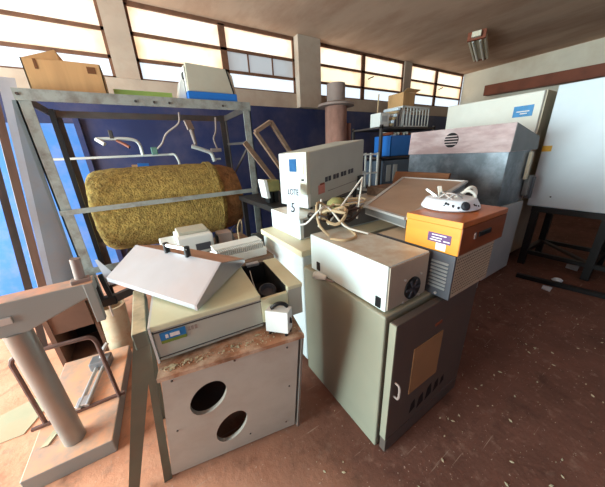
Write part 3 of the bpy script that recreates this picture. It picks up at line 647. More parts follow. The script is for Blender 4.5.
# ------------------------------------------------------------------ bench behind the spectrometer, with instruments
rb = thing('rear_bench', (0.35, 2.05, 0), 'low dark bench behind the spectrometer, carrying white instruments', 'bench')
B((-0.02, 1.70, 0.80), (0.76, 2.5, 0.84)).build('top', M['wood'], rb)
for x in (0.02, 0.72):
    for y in (1.74, 2.46): B((x-0.025, y-0.025, 0), (x+0.025, y+0.025, 0.8)).build('leg', M['dark_steel'], rb)
wp = thing('printer', (0.25, 2.2, 0.84), 'white bench printer with a dark display window under the insulated tank', 'printer')
B((0.12, 2.12, 0.84), (0.40, 2.42, 1.0)).build('casing', M['white_box'], wp, bevel=0.012)
B((0.25, 2.112, 0.87), (0.37, 2.122, 0.93)).build('display', M['screen'] if False else M['louvre'], wp)
B((-0.0, 2.16, 0.84), (0.12, 2.4, 0.965)).build('paper_tray', M['white_box'], wp, bevel=0.01)
B((0.14, 2.2, 1.0), (0.38, 2.4, 1.03)).build('lid', M['cream_box'], wp, bevel=0.008)
hs = thing('finned_power_supply', (0.5, 1.82, 0.84), 'long cream power supply with a row of cooling fins behind the metal lid', 'power supply')
B((0.32, 1.74, 0.84), (0.72, 1.95, 0.905)).build('casing', M['white_box'], hs, bevel=0.006)
for i in range(24):
    x = 0.335+i*0.0155
    B((x, 1.745, 0.905), (x+0.006, 1.93, 0.95)).build('fin', M['white_box'], hs)
B((0.33, 1.80, 0.945), (0.71, 1.93, 0.955)).build('fin_plate', M['white_box'], hs)
tr = thing('transformer', (0.5, 2.2, 0.84), 'small dark grey transformer between the white printer and the finned supply', 'transformer')
B((0.45, 2.15, 0.845), (0.57, 2.27, 0.97)).build('core', M['flue_grey'], tr, bevel=0.006)
B((0.435, 2.17, 0.86), (0.45, 2.25, 0.95)).build('coil', M['black'], tr, bevel=0.005)
B((0.57, 2.17, 0.86), (0.585, 2.25, 0.95)).build('coil', M['black'], tr, bevel=0.005)
B((0.44, 2.13, 0.84), (0.58, 2.29, 0.852)).build('mounting_plate', M['zinc_end'], tr)
ad = thing('power_adapter', (0.6, 2.0, 0.84), 'black plug adapter with thin leads on the rear bench', 'adapter')
B((0.56, 1.97, 0.842), (0.66, 2.05, 0.90)).build('body', M['black'], ad, bevel=0.01)
MB().tube([(0.6, 2.05, 0.89), (0.62, 2.12, 1.0), (0.68, 2.2, 1.05), (0.72, 2.3, 0.98), (0.74, 2.4, 0.845)], 0.005).build('lead', M['cable_tan'], ad)
MB().tube([(0.57, 2.03, 0.885), (0.55, 2.08, 0.99), (0.6, 2.12, 1.02)], 0.005).build('lead', M['cable_dark'], ad)

# ------------------------------------------------------------------ chest freezer with the analyser
fz = thing('chest_freezer', (1.5, 1.7, 0), 'white chest freezer with a cream top seam, behind the grey oven', 'freezer')
B((0.80, 1.32, 0.03), (2.35, 1.98, 0.94)).build('body', M['freezer'], fz, bevel=0.012)
B((0.785, 1.305, 0.94), (2.36, 1.99, 0.985)).build('seam', M['gasket'], fz, bevel=0.004)
for x in (0.9, 2.25):
    for y in (1.4, 1.9): MB().cyl((x, y, 0), (x, y, 0.035), 0.03, seg=12).build('foot', M['black'], fz)
bu = thing('base_unit', (1.5, 1.75, 0.985), 'low white base unit on the chest freezer, under the analyser', 'cabinet')
B((0.90, 1.50, 0.985), (2.34, 1.985, 1.15)).build('casing', M['freezer'], bu, bevel=0.006)
B((0.93, 1.494, 1.0), (2.30, 1.501, 1.135)).build('front_panel', M['zinc_end'], bu)  # unlit front of the white unit, its shade painted in as grey

an = thing('analyser', (1.45, 1.9, 1.15), 'big grey benchtop analyser with a blue screen on the white freezer', 'instrument')
ay, at = math.radians(10), math.radians(7)
P0 = Vector((1.10, 1.68, 1.152)); aex = Vector((math.cos(ay)*math.cos(at), math.sin(ay)*math.cos(at), math.sin(at))); aey = Vector((-math.sin(ay), math.cos(ay), 0)); aez = Vector((0.01, 0, 1))
def al(x, y, z): return P0+aex*x+aey*y+aez*z
def abox(a, c):
    return MB().hexa([al(a[0], a[1], a[2]), al(c[0], a[1], a[2]), al(c[0], c[1], a[2]), al(a[0], c[1], a[2]), al(a[0], a[1], c[2]), al(c[0], a[1], c[2]), al(c[0], c[1], c[2]), al(a[0], c[1], c[2])])
abox((0.03, 0, 0.018), (0.755, 0.36, 0.455)).build('body', M['analyser'], an, bevel=0.01)
ap = abox((-0.012, 0.0, 0.13), (0.03, 0.255, 0.458)).build('control_panel', mat('cream_panel', (206, 202, 184), 0.5, var=0.03), an, bevel=0.006)
abox((-0.016, 0.115, 0.31), (-0.010, 0.205, 0.41)).build('display', M['screen'], ap)
abox((-0.016, 0.03, 0.29), (-0.010, 0.075, 0.38)).build('keypad', M['buttons'], ap)
abox((-0.016, 0.03, 0.24), (-0.010, 0.06, 0.255)).build('knob', M['ink'], ap)
abox((-0.004, 0.255, 0.02), (0.035, 0.36, 0.455)).build('side_column', M['base_cab'], an, bevel=0.008)
abox((-0.004, 0.0, 0.018), (0.03, 0.255, 0.13)).build('lower_front', M['white_box'], an, bevel=0.004)
abox((0.24, -0.003, 0.10), (0.74, 0.001, 0.104)).build('seam', M['zinc_end'], an)
for i in range(4):
    for j in range(2):
        x = 0.205+i*0.105+j*0.042
        abox((x, -0.003, 0.185), (x+0.032, 0.001, 0.225)).build('vent_mark', M['louvre'], an)
abox((0.12, -0.002, 0.10), (0.20, 0.001, 0.175)).build('red_mark', M['pink_mark'], an)
abox((0.14, -0.003, 0.172), (0.195, 0.001, 0.186)).build('dark_mark', M['beam'], an)
for x in (0.07, 0.70):
    for y in (0.05, 0.31):
        p = al(x, y, 0.02); MB().cyl((p.x, p.y, 1.15), p, 0.02, seg=12).build('foot', M['black'], an)
abox((0.66, -0.035, 0.05), (0.72, -0.003, 0.14)).build('black_socket', M['black'], an, bevel=0.005)

sg = thing('lot_sign', (0.95, 1.6, 1.152), 'white paper lot sign reading LOTE 5 leaning on the analyser', 'sign')
s0, s1, s2, s3 = Vector((0.80, 1.50, 1.153)), Vector((0.82, 1.38, 1.153)), Vector((1.04, 1.695, 1.375)), Vector((1.01, 1.865, 1.372))
s2 = s1+(s2-s1)
sn = (s1-s0).cross(s3-s0).normalized()
if sn.x > 0: sn = -sn
MB().prism([s0, s1, s2, s3], -sn*0.002).build('sheet', M['sign_paper'], sg)
sxv = (s1-s0).normalized(); syv = ((s2+s3)/2-(s0+s1)/2)
text_mesh('LOTE', 'word_lettering', 0.056, s0.lerp(s1, 0.5)+syv*0.74+sn*0.002, sxv, syv, M['ink'], sg, ysc=1.9, follow=True)
text_mesh('5', 'number_lettering', 0.10, s0.lerp(s1, 0.5)+syv*0.33+sn*0.002, sxv, syv, M['ink'], sg, ysc=1.5, follow=True)

wd = thing('white_stool_device', (1.06, 2.3, 1.15), 'small white bracket shaped device left of the analyser', 'device')
MB().hexa([(0.98, 2.22, 1.2), (1.02, 2.22, 1.2), (1.02, 2.36, 1.2), (0.98, 2.36, 1.2), (0.955, 2.22, 1.38), (0.995, 2.22, 1.38), (0.995, 2.36, 1.38), (0.955, 2.36, 1.38)]).build('front_plate', M['white_box'], wd, bevel=0.008)
B((0.99, 2.22, 1.26), (1.13, 2.38, 1.37)).build('body', M['olive'], wd, bevel=0.015)
B((1.01, 2.24, 1.15), (1.05, 2.34, 1.26)).build('foot_block', M['black'], wd)
B((1.07, 2.24, 1.15), (1.11, 2.34, 1.26)).build('foot_block', M['black'], wd)

# timber frames leaning behind the analyser
def frame(name, o, ex, ey, w, h, label):
    t = thing(name, o, label, 'frame', None)
    o, ex, ey = Vector(o), Vector(ex).normalized(), Vector(ey).normalized()
    for a, c in (((0, 0), (w, 0)), ((0, h), (w, h)), ((0, 0), (0, h)), ((w, 0), (w, h))):
        MB().bar(o+ex*a[0]+ey*a[1], o+ex*c[0]+ey*c[1], 0.035, 0.06, ex.cross(ey)).build('rail', M['wood'], t)
    return t
frame('timber_lattice', (1.265, 2.6, 1.93), (0.59, 0.06, -0.81), (-0.87, 0.1, -0.49), 0.84, 0.20, 'bare timber frame tilted on its corner between rack and analyser')
tag(MB().bar((1.0, 2.72, 1.74), (1.42, 2.74, 1.18), 0.03, 0.05).build('timber_lath', M['wood']), 'single timber lath leaning just behind the tilted timber frame', 'lath')
stt = thing('support_table', (1.6, 2.5, 0), 'dark side table behind the chest freezer, under the timber frame', 'table')
B((0.94, 2.02, 1.10), (2.2, 2.98, 1.148)).build('top', M['black_frame'], stt)
for x in (0.98, 2.15):
    for y in (2.06, 2.92): B((x-0.025, y-0.025, 0), (x+0.025, y+0.025, 1.1)).build('leg', M['black_frame'], stt)

# ------------------------------------------------------------------ grey oven in front
ov = thing('laboratory_oven', (1.14, 0.9, 0), 'waist high grey laboratory oven with dark hinged door in the foreground', 'oven')
B((0.785, 0.60, 0.0), (1.535, 1.29, 0.885)).build('body', M['oven'], ov, bevel=0.008)
od = B((0.80, 0.545, 0.115), (1.525, 0.583, 0.868)).build('door', M['oven_door'], ov, bevel=0.004)
B((0.80, 0.545, 0.012), (1.525, 0.583, 0.108)).build('kick_plate', M['oven_door'], ov, bevel=0.004)
B((0.795, 0.546, 0.115), (0.801, 0.582, 0.866)).build('door_edge', M['oven'], od)
MB().tube([(0.83, 0.545, 0.425), (0.83, 0.522, 0.43), (0.83, 0.517, 0.47), (0.83, 0.522, 0.51), (0.83, 0.545, 0.515)], 0.006).build('handle', M['flue_grey'], od, smooth=True)
B((0.955, 0.541, 0.35), (1.21, 0.545, 0.655)).build('notice', M['notice'], od)
B((1.12, 0.541, 0.72), (1.18, 0.545, 0.735)).build('badge', M['beam'], od)
for i, (x, z, w, h) in enumerate(((0.99, 0.17, 0.05, 0.09), (1.06, 0.16, 0.06, 0.1), (1.14, 0.17, 0.06, 0.11), (1.22, 0.18, 0.05, 0.09), (1.29, 0.19, 0.04, 0.07))):
    MB().prism([(x, 0.5452, z), (x+w, 0.5452, z+0.02), (x+w*0.8, 0.5452, z+h), (x+w*0.2, 0.5452, z+h*0.8)], (0, -0.001, 0)).build('scorch_mark', M['dark'], od)
for z in (0.25, 0.72): MB().cyl((1.53, 0.565, z), (1.53, 0.565, z+0.06), 0.01, seg=10).build('hinge', M['dark_steel'], od)

gb = thing('control_box', (0.95, 0.9, 0.885), 'pale grey control box with a round fan opening on the oven', 'instrument')
B((0.805, 0.622, 0.893), (1.105, 1.22, 1.125)).build('casing', M['greybox'], gb, bevel=0.004)
B((0.815, 0.616, 0.90), (1.097, 0.623, 1.118)).build('end_plate', M['greybox_end'], gb)
fn = MB().cyl((0.985, 0.617, 0.965), (0.985, 0.609, 0.965), 0.058, seg=32).build('fan_grille', M['black'], gb)
for i in range(6):
    a = i*math.pi/3; MB().bar((0.985, 0.607, 0.965), (0.985+0.05*math.cos(a), 0.607, 0.965+0.05*math.sin(a)), 0.012, 0.004, (0, 1, 0)).build('fan_blade', M['louvre'], fn)
for dx, dz in ((-0.05, 0.05), (0.05, 0.05), (0.05, -0.05), (-0.05, -0.05)): MB().cyl((0.985+dx*1.2, 0.617, 0.965+dz*1.2), (0.985+dx*1.2, 0.611, 0.965+dz*1.2), 0.006, seg=8).build('screw', M['chrome'], gb)
for y, z in ((1.14, 0.935), (0.663, 0.93)): B((0.8, y-0.016, z-0.028), (0.806, y+0.016, z+0.028)).build('rocker_switch', M['black'], gb, bevel=0.002)
for x in (0.84, 1.07):
    for y in (0.66, 1.18): MB().cyl((x, y, 0.884), (x, y, 0.895), 0.012, seg=10).build('foot', M['black'], gb)
pc = thing('mains_plug', (0.775, 1.05, 0.885), 'white mains plug on a short grey lead beside the control box', 'plug')
MB().tube([(0.80, 0.99, 0.893), (0.79, 1.02, 0.893), (0.785, 1.05, 0.892)], 0.006).build('lead', M['flue_grey'], pc, smooth=True)
MB().cyl((0.785, 1.04, 0.902), (0.752, 1.09, 0.908), 0.014, 0.026, seg=14).build('plug_body', M['cable_white'], pc, smooth=True)
MB().cyl((0.752, 1.09, 0.908), (0.742, 1.105, 0.91), 0.026, 0.02, seg=14).build('plug_face', M['pvc'], pc)

lv = thing('vented_power_unit', (1.3, 0.7, 0.885), 'beige power unit with charcoal louvred end under the orange case', 'power supply')
B((1.142, 0.515, 0.888), (1.53, 0.98, 1.122)).build('casing', M['louvre_side'], lv, bevel=0.004)
le = B((1.130, 0.510, 0.888), (1.143, 0.98, 1.122)).build('louvred_end', M['louvre'], lv, bevel=0.002)
for i in range(8):
    z = 0.935+i*0.019
    MB().hexa([(1.124, 0.535, z), (1.131, 0.535, z), (1.131, 0.62, z), (1.124, 0.62, z), (1.129, 0.535, z+0.009), (1.131, 0.535, z+0.009), (1.131, 0.62, z+0.009), (1.129, 0.62, z+0.009)]).build('louvre_slat', M['zinc_end'], le)
MB().cyl((1.130, 0.575, 0.905), (1.124, 0.575, 0.905), 0.007, seg=10).build('terminal', M['chrome'], le)
for i in range(9):
    for j in range(8):
        pass
pf = MB()
for i in range(22):
    for j in range(12): pf.box((1.165+i*0.0165, 0.5135, 0.912+j*0.0165), (1.165+i*0.0165+0.006, 0.5155, 0.912+j*0.0165+0.006))
po = pf.build('perforations', mat('perforation_holes', (110, 96, 78), 0.8), lv); po['kind'] = 'stuff'

oc = thing('orange_wooden_case', (1.35, 0.65, 1.125), 'orange varnished wooden case with a purple label on the power unit', 'case')
B((1.130, 0.505, 1.124), (1.575, 0.782, 1.255)).build('case_body', M['orange'], oc, bevel=0.003)
B((1.128, 0.503, 1.258), (1.577, 0.784, 1.285)).build('lid', M['orange_top'], oc, bevel=0.003)
B((1.127, 0.505, 1.257), (1.130, 0.782, 1.284)).build('lid_edge', M['orange'], oc)
B((1.132, 0.5025, 1.126), (1.573, 0.5055, 1.256)).build('front_board', mat('shaded_varnished_board', (136, 74, 42), 0.35, var=0.16, scale=3, stretch=(2, 1, 9)), oc)  # front of the orange case, its shade painted as darker wood
ol = B((1.1285, 0.543, 1.168), (1.1305, 0.655, 1.213)).build('purple_label', M['purple'], oc)
for y, z, w in ((0.60, 1.204, 0.07), (0.61, 1.190, 0.05), (0.615, 1.178, 0.055), (0.562, 1.180, 0.03)): B((1.1275, y-w/2, z-0.0025), (1.129, y+w/2, z+0.0025)).build('print_line', M['label_white'], ol)
B((1.1285, 0.562, 1.132), (1.1305, 0.610, 1.167)).build('white_label', M['label_white'], oc)
MB().bar((1.29, 0.500, 1.20), (1.41, 0.500, 1.20), 0.008, 0.025).build('handle', M['black'], oc, bevel=0.003)
B((1.25, 0.4995, 1.185), (1.265, 0.5045, 1.215)).build('latch', M['chrome'], oc)

hp = thing('enamel_ring', (1.40, 0.70, 1.285), 'round white enamel ring heater with speckles on the orange case', 'heater')
MB().lathe([(0, 0.003), (0.155, 0.003), (0.168, 0.012), (0.166, 0.022), (0.145, 0.058), (0.125, 0.066), (0.05, 0.062), (0, 0.060)], (1.38, 0.705, 1.284), (0, 0, 1), 48).build('dish', M['enamel'], hp, smooth=True)
sr = random.Random(11)
for i in range(16):
    a = math.radians(195+sr.random()*100); h = 0.028+0.022*sr.random(); rr = 0.166-(h-0.022)*0.58
    p = Vector((1.38+rr*math.cos(a), 0.705+rr*math.sin(a), 1.284+h)); o_ = Vector((math.cos(a), math.sin(a), 0.55)).normalized()
    MB().cyl(p-o_*0.003, p+o_*0.0025, 0.004+0.004*sr.random(), seg=8).build('speckle', M['ink'], hp)
MB().lathe([(0, 0), (0.022, 0.0), (0.026, 0.012), (0.018, 0.024), (0, 0.026)], (1.295, 0.575, 1.318), (-0.5, -0.75, 0.5), 16).build('knob', M['ink'], hp, smooth=True)
for i, (a0, h) in enumerate(((0.2, 0.05), (1.3, 0.06), (2.4, 0.055), (3.3, 0.05))):
    c = Vector((1.36, 0.70, 1.345))
    MB().tube([c+Vector((0.07*math.cos(a0), 0.07*math.sin(a0), 0)), c+Vector((0.05*math.cos(a0+0.8), 0.05*math.sin(a0+0.8), h*0.6)), c+Vector((0.06*math.cos(a0+1.8), 0.06*math.sin(a0+1.8), h*0.5)), c+Vector((0.07*math.cos(a0+2.6), 0.07*math.sin(a0+2.6), 0))], 0.005).build('wire_loop', M['chrome'], hp, smooth=True)
MB().tube([(1.44, 0.68, 1.342), (1.47, 0.655, 1.39), (1.51, 0.64, 1.395), (1.53, 0.63, 1.36), (1.50, 0.63, 1.335)], 0.011).build('cord', M['cable_white'], hp, smooth=True)
MB().tube([(1.40, 0.69, 1.342), (1.43, 0.64, 1.385), (1.46, 0.61, 1.37), (1.47, 0.60, 1.345)], 0.009).build('cord', M['cable_white'], hp, smooth=True)
MB().bar((1.36, 0.78, 1.345), (1.36, 0.86, 1.385), 0.02, 0.014).build('bracket', M['chrome'], hp)
MB().bar((1.33, 0.74, 1.344), (1.40, 0.80, 1.40), 0.022, 0.012).build('bracket', M['cable_white'], hp)
hp.scale = (0.84, 0.84, 0.9)

# ------------------------------------------------------------------ dusty tray and loose cables on the freezer
dt = thing('display_tray', (1.75, 1.2, 1.15), 'flat dusty brown tray with pale edges behind the orange case', 'tray')
q1, q2, q3, q4 = Vector((1.34, 1.28, 1.21)), Vector((1.25, 0.87, 1.21)), Vector((2.22, 1.03, 1.32)), Vector((2.22, 1.62, 1.32))
dn = Vector((0, 0, 1))
MB().prism([q1, q2, q3, q4], dn*0.006).build('pane', M['glass_dust'], dt)
for a, c in ((q1, q2), (q2, q3), (q3, q4), (q4, q1)): MB().bar(a+dn*0.004, c+dn*0.004, 0.028, 0.014).build('rim', M['clear_edge'], dt)
MB().prism([q1-dn*0.055, q2-dn*0.055, q3-dn*0.055, q4-dn*0.055], dn*0.008).build('bottom_pane', M['clear_edge'], dt)
for a, c in ((q1, q2), (q2, q3), (q3, q4), (q4, q1)): MB().prism([a, c, c-dn*0.05, a-dn*0.05], ((q1+q2+q3+q4)/4-(a+c)/2).normalized()*0.006).build('side_pane', M['zinc_end'], dt)
wbk = tag(B((2.0, 1.34, 1.152), (2.33, 1.9, 1.235)).build('wooden_block', M['wood'], bevel=0.004), 'brown board under the raised end of the dusty tray', 'board')
wbk2 = tag(MB().hexa([(2.44, 1.36, 0.942), (2.47, 1.36, 0.942), (2.47, 2.0, 0.942), (2.44, 2.0, 0.942), (2.58, 1.36, 1.345), (2.61, 1.36, 1.345), (2.61, 2.0, 1.345), (2.58, 2.0, 1.345)]).build('wooden_board', mat('brown_board', (138, 92, 62), 0.8, var=0.15)), 'thin brown board edge standing between the tray and the fume hood', 'board')
ctb = thing('counter', (2.55, 1.6, 0), 'low counter between the chest freezer and the fume hood cabinet', 'counter')
B((2.40, 1.05, 0.90), (3.10, 2.25, 0.94)).build('top', M['dark_steel'], ctb)
B((2.42, 1.10, 0.0), (3.08, 2.2, 0.90)).build('body', M['base_cab'], ctb)

cbn = random.Random(5)
def squiggle(c, rx, ry, rz, n, r):
    pts = []
    for i in range(n):
        a = i*1.5+cbn.random()
        pts.append(Vector(c)+Vector((rx*math.cos(a)*(0.5+0.5*cbn.random()), ry*math.sin(a)*(0.5+0.5*cbn.random()), rz*cbn.random())))
    return MB().tube(pts, r, seg=6)
for i, (c, rx, ry, rz, n, r, m, lab) in enumerate((
    ((1.00, 1.24, 1.165), 0.10, 0.14, 0.10, 9, 0.011, 'cable_tan', 'tan cable coil on the freezer edge behind the control box'),
    ((1.08, 1.22, 1.165), 0.13, 0.11, 0.09, 10, 0.009, 'cable_dark', 'dark brown cable tangle in the heap behind the control box'),
    ((1.14, 1.33, 1.165), 0.17, 0.09, 0.08, 10, 0.009, 'rust_rod', 'rusty red wire tangle right of the tan cable coil'),
    ((0.94, 1.30, 1.165), 0.09, 0.10, 0.07, 9, 0.008, 'cable_dark', 'dark cable loops at the left end of the cable heap'),
    ((1.26, 1.36, 1.165), 0.16, 0.12, 0.11, 12, 0.007, 'cable_tan', 'thin tan wire tangle near the dusty tray corner'),
    ((1.30, 1.45, 1.165), 0.20, 0.10, 0.06, 9, 0.008, 'bag', 'pale grey wire tangle by the dusty tray corner'))):
    tag(squiggle(c, rx, ry, rz, n, r).build('cable', M[m], smooth=True), lab, 'cable')
tag(MB().tube([(0.86, 1.1, 1.133), (0.83, 1.16, 1.2), (0.9, 1.27, 1.3), (1.02, 1.30, 1.24), (1.05, 1.15, 1.135), (0.98, 1.0, 1.133), (0.88, 0.98, 1.133), (0.83, 1.05, 1.134)], 0.008, seg=8).build('cable', M['cable_tan'], smooth=True), 'loose tan lead looping onto the dusty top of the control box', 'cable')
tag(MB().tube([(0.80, 1.36, 1.155), (0.80, 1.25, 1.19), (0.84, 1.18, 1.27), (0.93, 1.2, 1.28), (0.98, 1.1, 1.17), (1.06, 0.98, 1.134)], 0.006, seg=8).build('cable', M['cable_white'], smooth=True), 'thin white lead draped over the front of the cable heap', 'cable')
ob = MB().lathe([(0, 0.0), (0.07, 0.0), (0.085, 0.04), (0.075, 0.10), (0.04, 0.13), (0, 0.135)], (1.17, 1.40, 1.152), (0.1, 0.1, 1), 20).build('cloth_bundle', M['olive'], smooth=True)
tag(ob, 'olive green cloth bundle in the cable heap before the analyser', 'cloth')
ws = thing('white_rod_stand', (1.15, 1.2, 1.15), 'white thin rods propped as an upside down V in front of the analyser', 'rods')
MB().cyl((0.93, 1.20, 1.17), (1.32, 1.30, 1.42), 0.006, seg=8).build('rod', M['cable_white'], ws)
MB().cyl((1.16, 1.18, 1.17), (1.32, 1.30, 1.42), 0.006, seg=8).build('rod', M['cable_white'], ws)
MB().cyl((0.87, 1.22, 1.16), (0.99, 1.35, 1.30), 0.006, seg=8).build('rod', M['cable_white'], ws)

# ------------------------------------------------------------------ fume hood, its cabinet, fridge, cold cabinet
bc = thing('hood_cabinet', (3.55, 1.7, 0), 'pale grey floor cabinet carrying the galvanised fume hood', 'cabinet')
B((3.20, 1.12, 0.04), (3.92, 2.28, 0.93)).build('body', M['base_cab'], bc, bevel=0.006)
B((3.24, 1.16, 0), (3.88, 2.24, 0.04)).build('plinth', M['dark_steel'], bc)
for y in (1.40, 1.84): B((3.188, y-0.24, 0.1), (3.201, y+0.19, 0.88)).build('door', M['base_cab'], bc, bevel=0.003)
fh = thing('fume_hood', (3.55, 1.7, 0.93), 'large galvanised fume hood with dusty pink vented cover right of centre', 'hood')
B((3.235, 1.14, 0.932), (3.80, 2.30, 1.53)).build('metal_body', M['zinc'], fh, bevel=0.004)
fc = MB().prism([(3.22, 1.13, 1.515), (3.24, 1.13, 1.795), (3.93, 1.13, 1.66), (3.96, 1.13, 1.52)], (0, 1.18, 0)).build('cover', M['hood_top'], fh, bevel=0.004)
MB().prism([(3.225, 1.127, 1.518), (3.245, 1.127, 1.788), (3.925, 1.127, 1.657), (3.955, 1.127, 1.523)], (0, 0.004, 0)).build('end_plate', M['zinc_end'], fc)
ventc = Vector((3.228, 1.745, 1.665))
vg = MB().cyl(ventc+Vector((0.012, 0, 0)), ventc+Vector((-0.003, 0, 0)), 0.082, seg=32).build('vent_opening', M['dark'], fc)
for i in range(4):
    z = -0.045+i*0.03; w = math.sqrt(0.08**2-z*z)
    B((ventc.x-0.010, ventc.y-w, ventc.z+z-0.006), (ventc.x-0.001, ventc.y+w, ventc.z+z+0.006)).build('vent_bar', M['hood_top'], vg)
B((3.83, 1.09, 1.0), (3.96, 1.14, 1.23)).build('side_bracket', M['zinc_end'], fh, bevel=0.004)
B((3.90, 1.075, 0.96), (3.98, 1.13, 1.21)).build('bracket_flange', M['louvre'], fh, bevel=0.004)
B((3.80, 1.15, 0.94), (3.94, 1.5, 1.5)).build('rear_duct', M['zinc_end'], fh)
B((3.74, 1.10, 1.2), (3.79, 1.13, 1.5)).build('corner_strip', M['fridge_side'], fh)

fr = thing('white_fridge', (4.55, 1.85, 0), 'tall cream white fridge with a blue sticker behind the fume hood', 'fridge')
B((4.24, 1.26, 0.05), (4.95, 2.40, 2.175)).build('body', M['fridge'], fr, bevel=0.008)
B((4.2, 1.265, 0.1), (4.24, 2.395, 2.17)).build('door', M['fridge'], fr, bevel=0.012)
B((4.245, 1.252, 0.06), (4.95, 1.262, 2.17)).build('side_panel', M['fridge_side'], fr)
B((4.28, 1.3, 0), (4.9, 2.36, 0.05)).build('plinth', M['dark_steel'], fr)
fs = B((4.196, 1.335, 1.905), (4.201, 1.535, 2.03)).build('blue_sticker', M['cyan'], fr)
for a, c, z in ((1.37, 1.50, 1.965), (1.39, 1.46, 1.94)): B((4.194, a, z-0.006), (4.197, c, z+0.006)).build('sticker_line', M['label_white'], fs)

cc = thing('cold_cabinet', (4.6, 0.3, 0.8), 'large bluish white insulated cabinet on a black stand at the right edge', 'cabinet')
B((4.26, -0.9, 0.81), (4.98, 1.17, 2.20)).build('body', M['board'], cc, bevel=0.01)
B((4.235, -0.88, 0.82), (4.26, 1.165, 2.195)).build('front_door', M['board'], cc, bevel=0.006)
B((4.231, 1.075, 1.485), (4.236, 1.164, 1.55)).build('yellow_sticker', M['yellow'], cc)
MB().cyl((4.236, 0.96, 0.95), (4.230, 0.96, 0.95), 0.009, seg=10).build('lock', M['ink'], cc)
bs = thing('black_stand', (4.6, 0.3, 0), 'black steel stand with low cross rails under the white cold cabinet', 'stand')
B((4.24, -0.9, 0.745), (4.30, 1.11, 0.808)).build('top_rail', M['black_frame'], bs); B((4.9, -0.9, 0.745), (4.96, 1.11, 0.808)).build('top_rail', M['black_frame'], bs)
for x in (4.27, 4.93):
    for y in (1.07, 0.45, -0.86): B((x-0.035, y-0.035, 0), (x+0.035, y+0.035, 0.745)).build('leg', M['black_frame'], bs)
for x in (4.27, 4.93): B((x-0.025, -0.86, 0.16), (x+0.025, 1.07, 0.21)).build('low_rail', M['black_frame'], bs)
for y in (1.07, 0.45, -0.86): B((4.27, y-0.025, 0.16), (4.93, y+0.025, 0.21)).build('cross_rail', M['black_frame'], bs)
MB().bar((4.3, 0.45, 0.19), (4.9, 1.05, 0.19), 0.05, 0.03).build('brace', M['dark_steel'], bs)

# ------------------------------------------------------------------ shelf with crates behind, flue pipe
ss = thing('stock_shelf', (3.8, 3.0, 0), 'open steel shelf behind the hood stacked with crates and tubes', 'shelf')
for x in (3.2, 4.55):
    for y in (2.8, 3.4): B((x-0.02, y-0.02, 0), (x+0.02, y+0.02, 1.95)).build('post', M['dark_steel'], ss)
for z in (0.5, 1.0, 1.46, 1.9): B((3.18, 2.78, z), (4.57, 3.42, z+0.025)).build('shelf_board', M['dark_steel'], ss)
bn = thing('blue_bin', (3.9, 2.95, 1.485), 'bright blue plastic bin filled with tubes on the shelf', 'bin')
b0, b1 = (3.44, 2.80, 1.487), (4.36, 3.15, 1.80)
MB().box(b0, (b1[0], b0[1]+0.01, b1[2])).box((b0[0], b1[1]-0.01, b0[2]), b1).box(b0, (b0[0]+0.01, b1[1], b1[2])).box((b1[0]-0.01, b0[1], b0[2]), b1).box(b0, (b1[0], b1[1], b0[2]+0.01)).build('tub', M['blue_plastic'], bn)
for a, c in (((b0[0]-0.01, b0[1]-0.01, b1[2]-0.02), (b1[0]+0.01, b0[1], b1[2])),): B(a, c).build('rim', M['blue_plastic'], bn)
br_ = random.Random(2)
for i in range(12):
    x = 3.5+i*0.072
    t = MB().cyl((x, 2.83, 1.815+0.02*br_.random()), (x+0.05*(br_.random()-0.3), 3.1, 1.83+0.03*br_.random()), 0.022, seg=10).build('sample_tube', M['cable_white'] if i % 3 else M['beam'], smooth=True)
    tag(t, 'thin sample tube lying across the top of the blue bin', 'tube', 'tubes on the blue bin')
wc = thing('wire_crate', (4.05, 3.0, 1.93), 'white plastic slatted crate on the top shelf', 'crate')
c0, c1 = (3.75, 2.85, 1.927), (4.45, 3.25, 2.24)
for z in (c0[2], c1[2]-0.025):
    B((c0[0], c0[1], z), (c1[0], c0[1]+0.015, z+0.025)).build('rim', M['white_box'], wc); B((c0[0], c1[1]-0.015, z), (c1[0], c1[1], z+0.025)).build('rim', M['white_box'], wc)
    B((c0[0], c0[1], z), (c0[0]+0.015, c1[1], z+0.025)).build('rim', M['white_box'], wc); B((c1[0]-0.015, c0[1], z), (c1[0], c1[1], z+0.025)).build('rim', M['white_box'], wc)
for i in range(9):
    x = c0[0]+0.01+i*(c1[0]-c0[0]-0.035)/8
    B((x, c0[1]+0.002, c0[2]), (x+0.022, c0[1]+0.012, c1[2])).build('slat', M['white_box'], wc)
    B((x, c1[1]-0.012, c0[2]), (x+0.022, c1[1]-0.002, c1[2])).build('slat', M['white_box'], wc)
for i in range(5):
    y = c0[1]+0.02+i*0.085
    B((c0[0]+0.002, y, c0[2]), (c0[0]+0.012, y+0.02, c1[2])).build('slat', M['white_box'], wc)
sc_ = thing('small_carton', (3.95, 3.05, 2.24), 'small brown carton standing on the white slatted crate', 'box')
B((3.78, 2.90, 2.242), (4.08, 3.2, 2.44)).build('carton', M['card'], sc_, bevel=0.004)
MB().prism([(3.78, 2.9, 2.44), (4.08, 2.9, 2.44), (4.10, 2.82, 2.47), (3.76, 2.82, 2.47)], (0, 0, 0.005)).build('flap', M['card'], sc_)
ms = thing('meter_box', (3.3, 2.95, 1.93), 'small white meter box at the left end of the top shelf', 'box')
B((3.22, 2.85, 1.927), (3.42, 3.05, 2.12)).build('casing', M['white_box'], ms, bevel=0.006)
B((3.25, 2.845, 2.0), (3.37, 2.851, 2.08)).build('dial', M['base_cab'], ms)
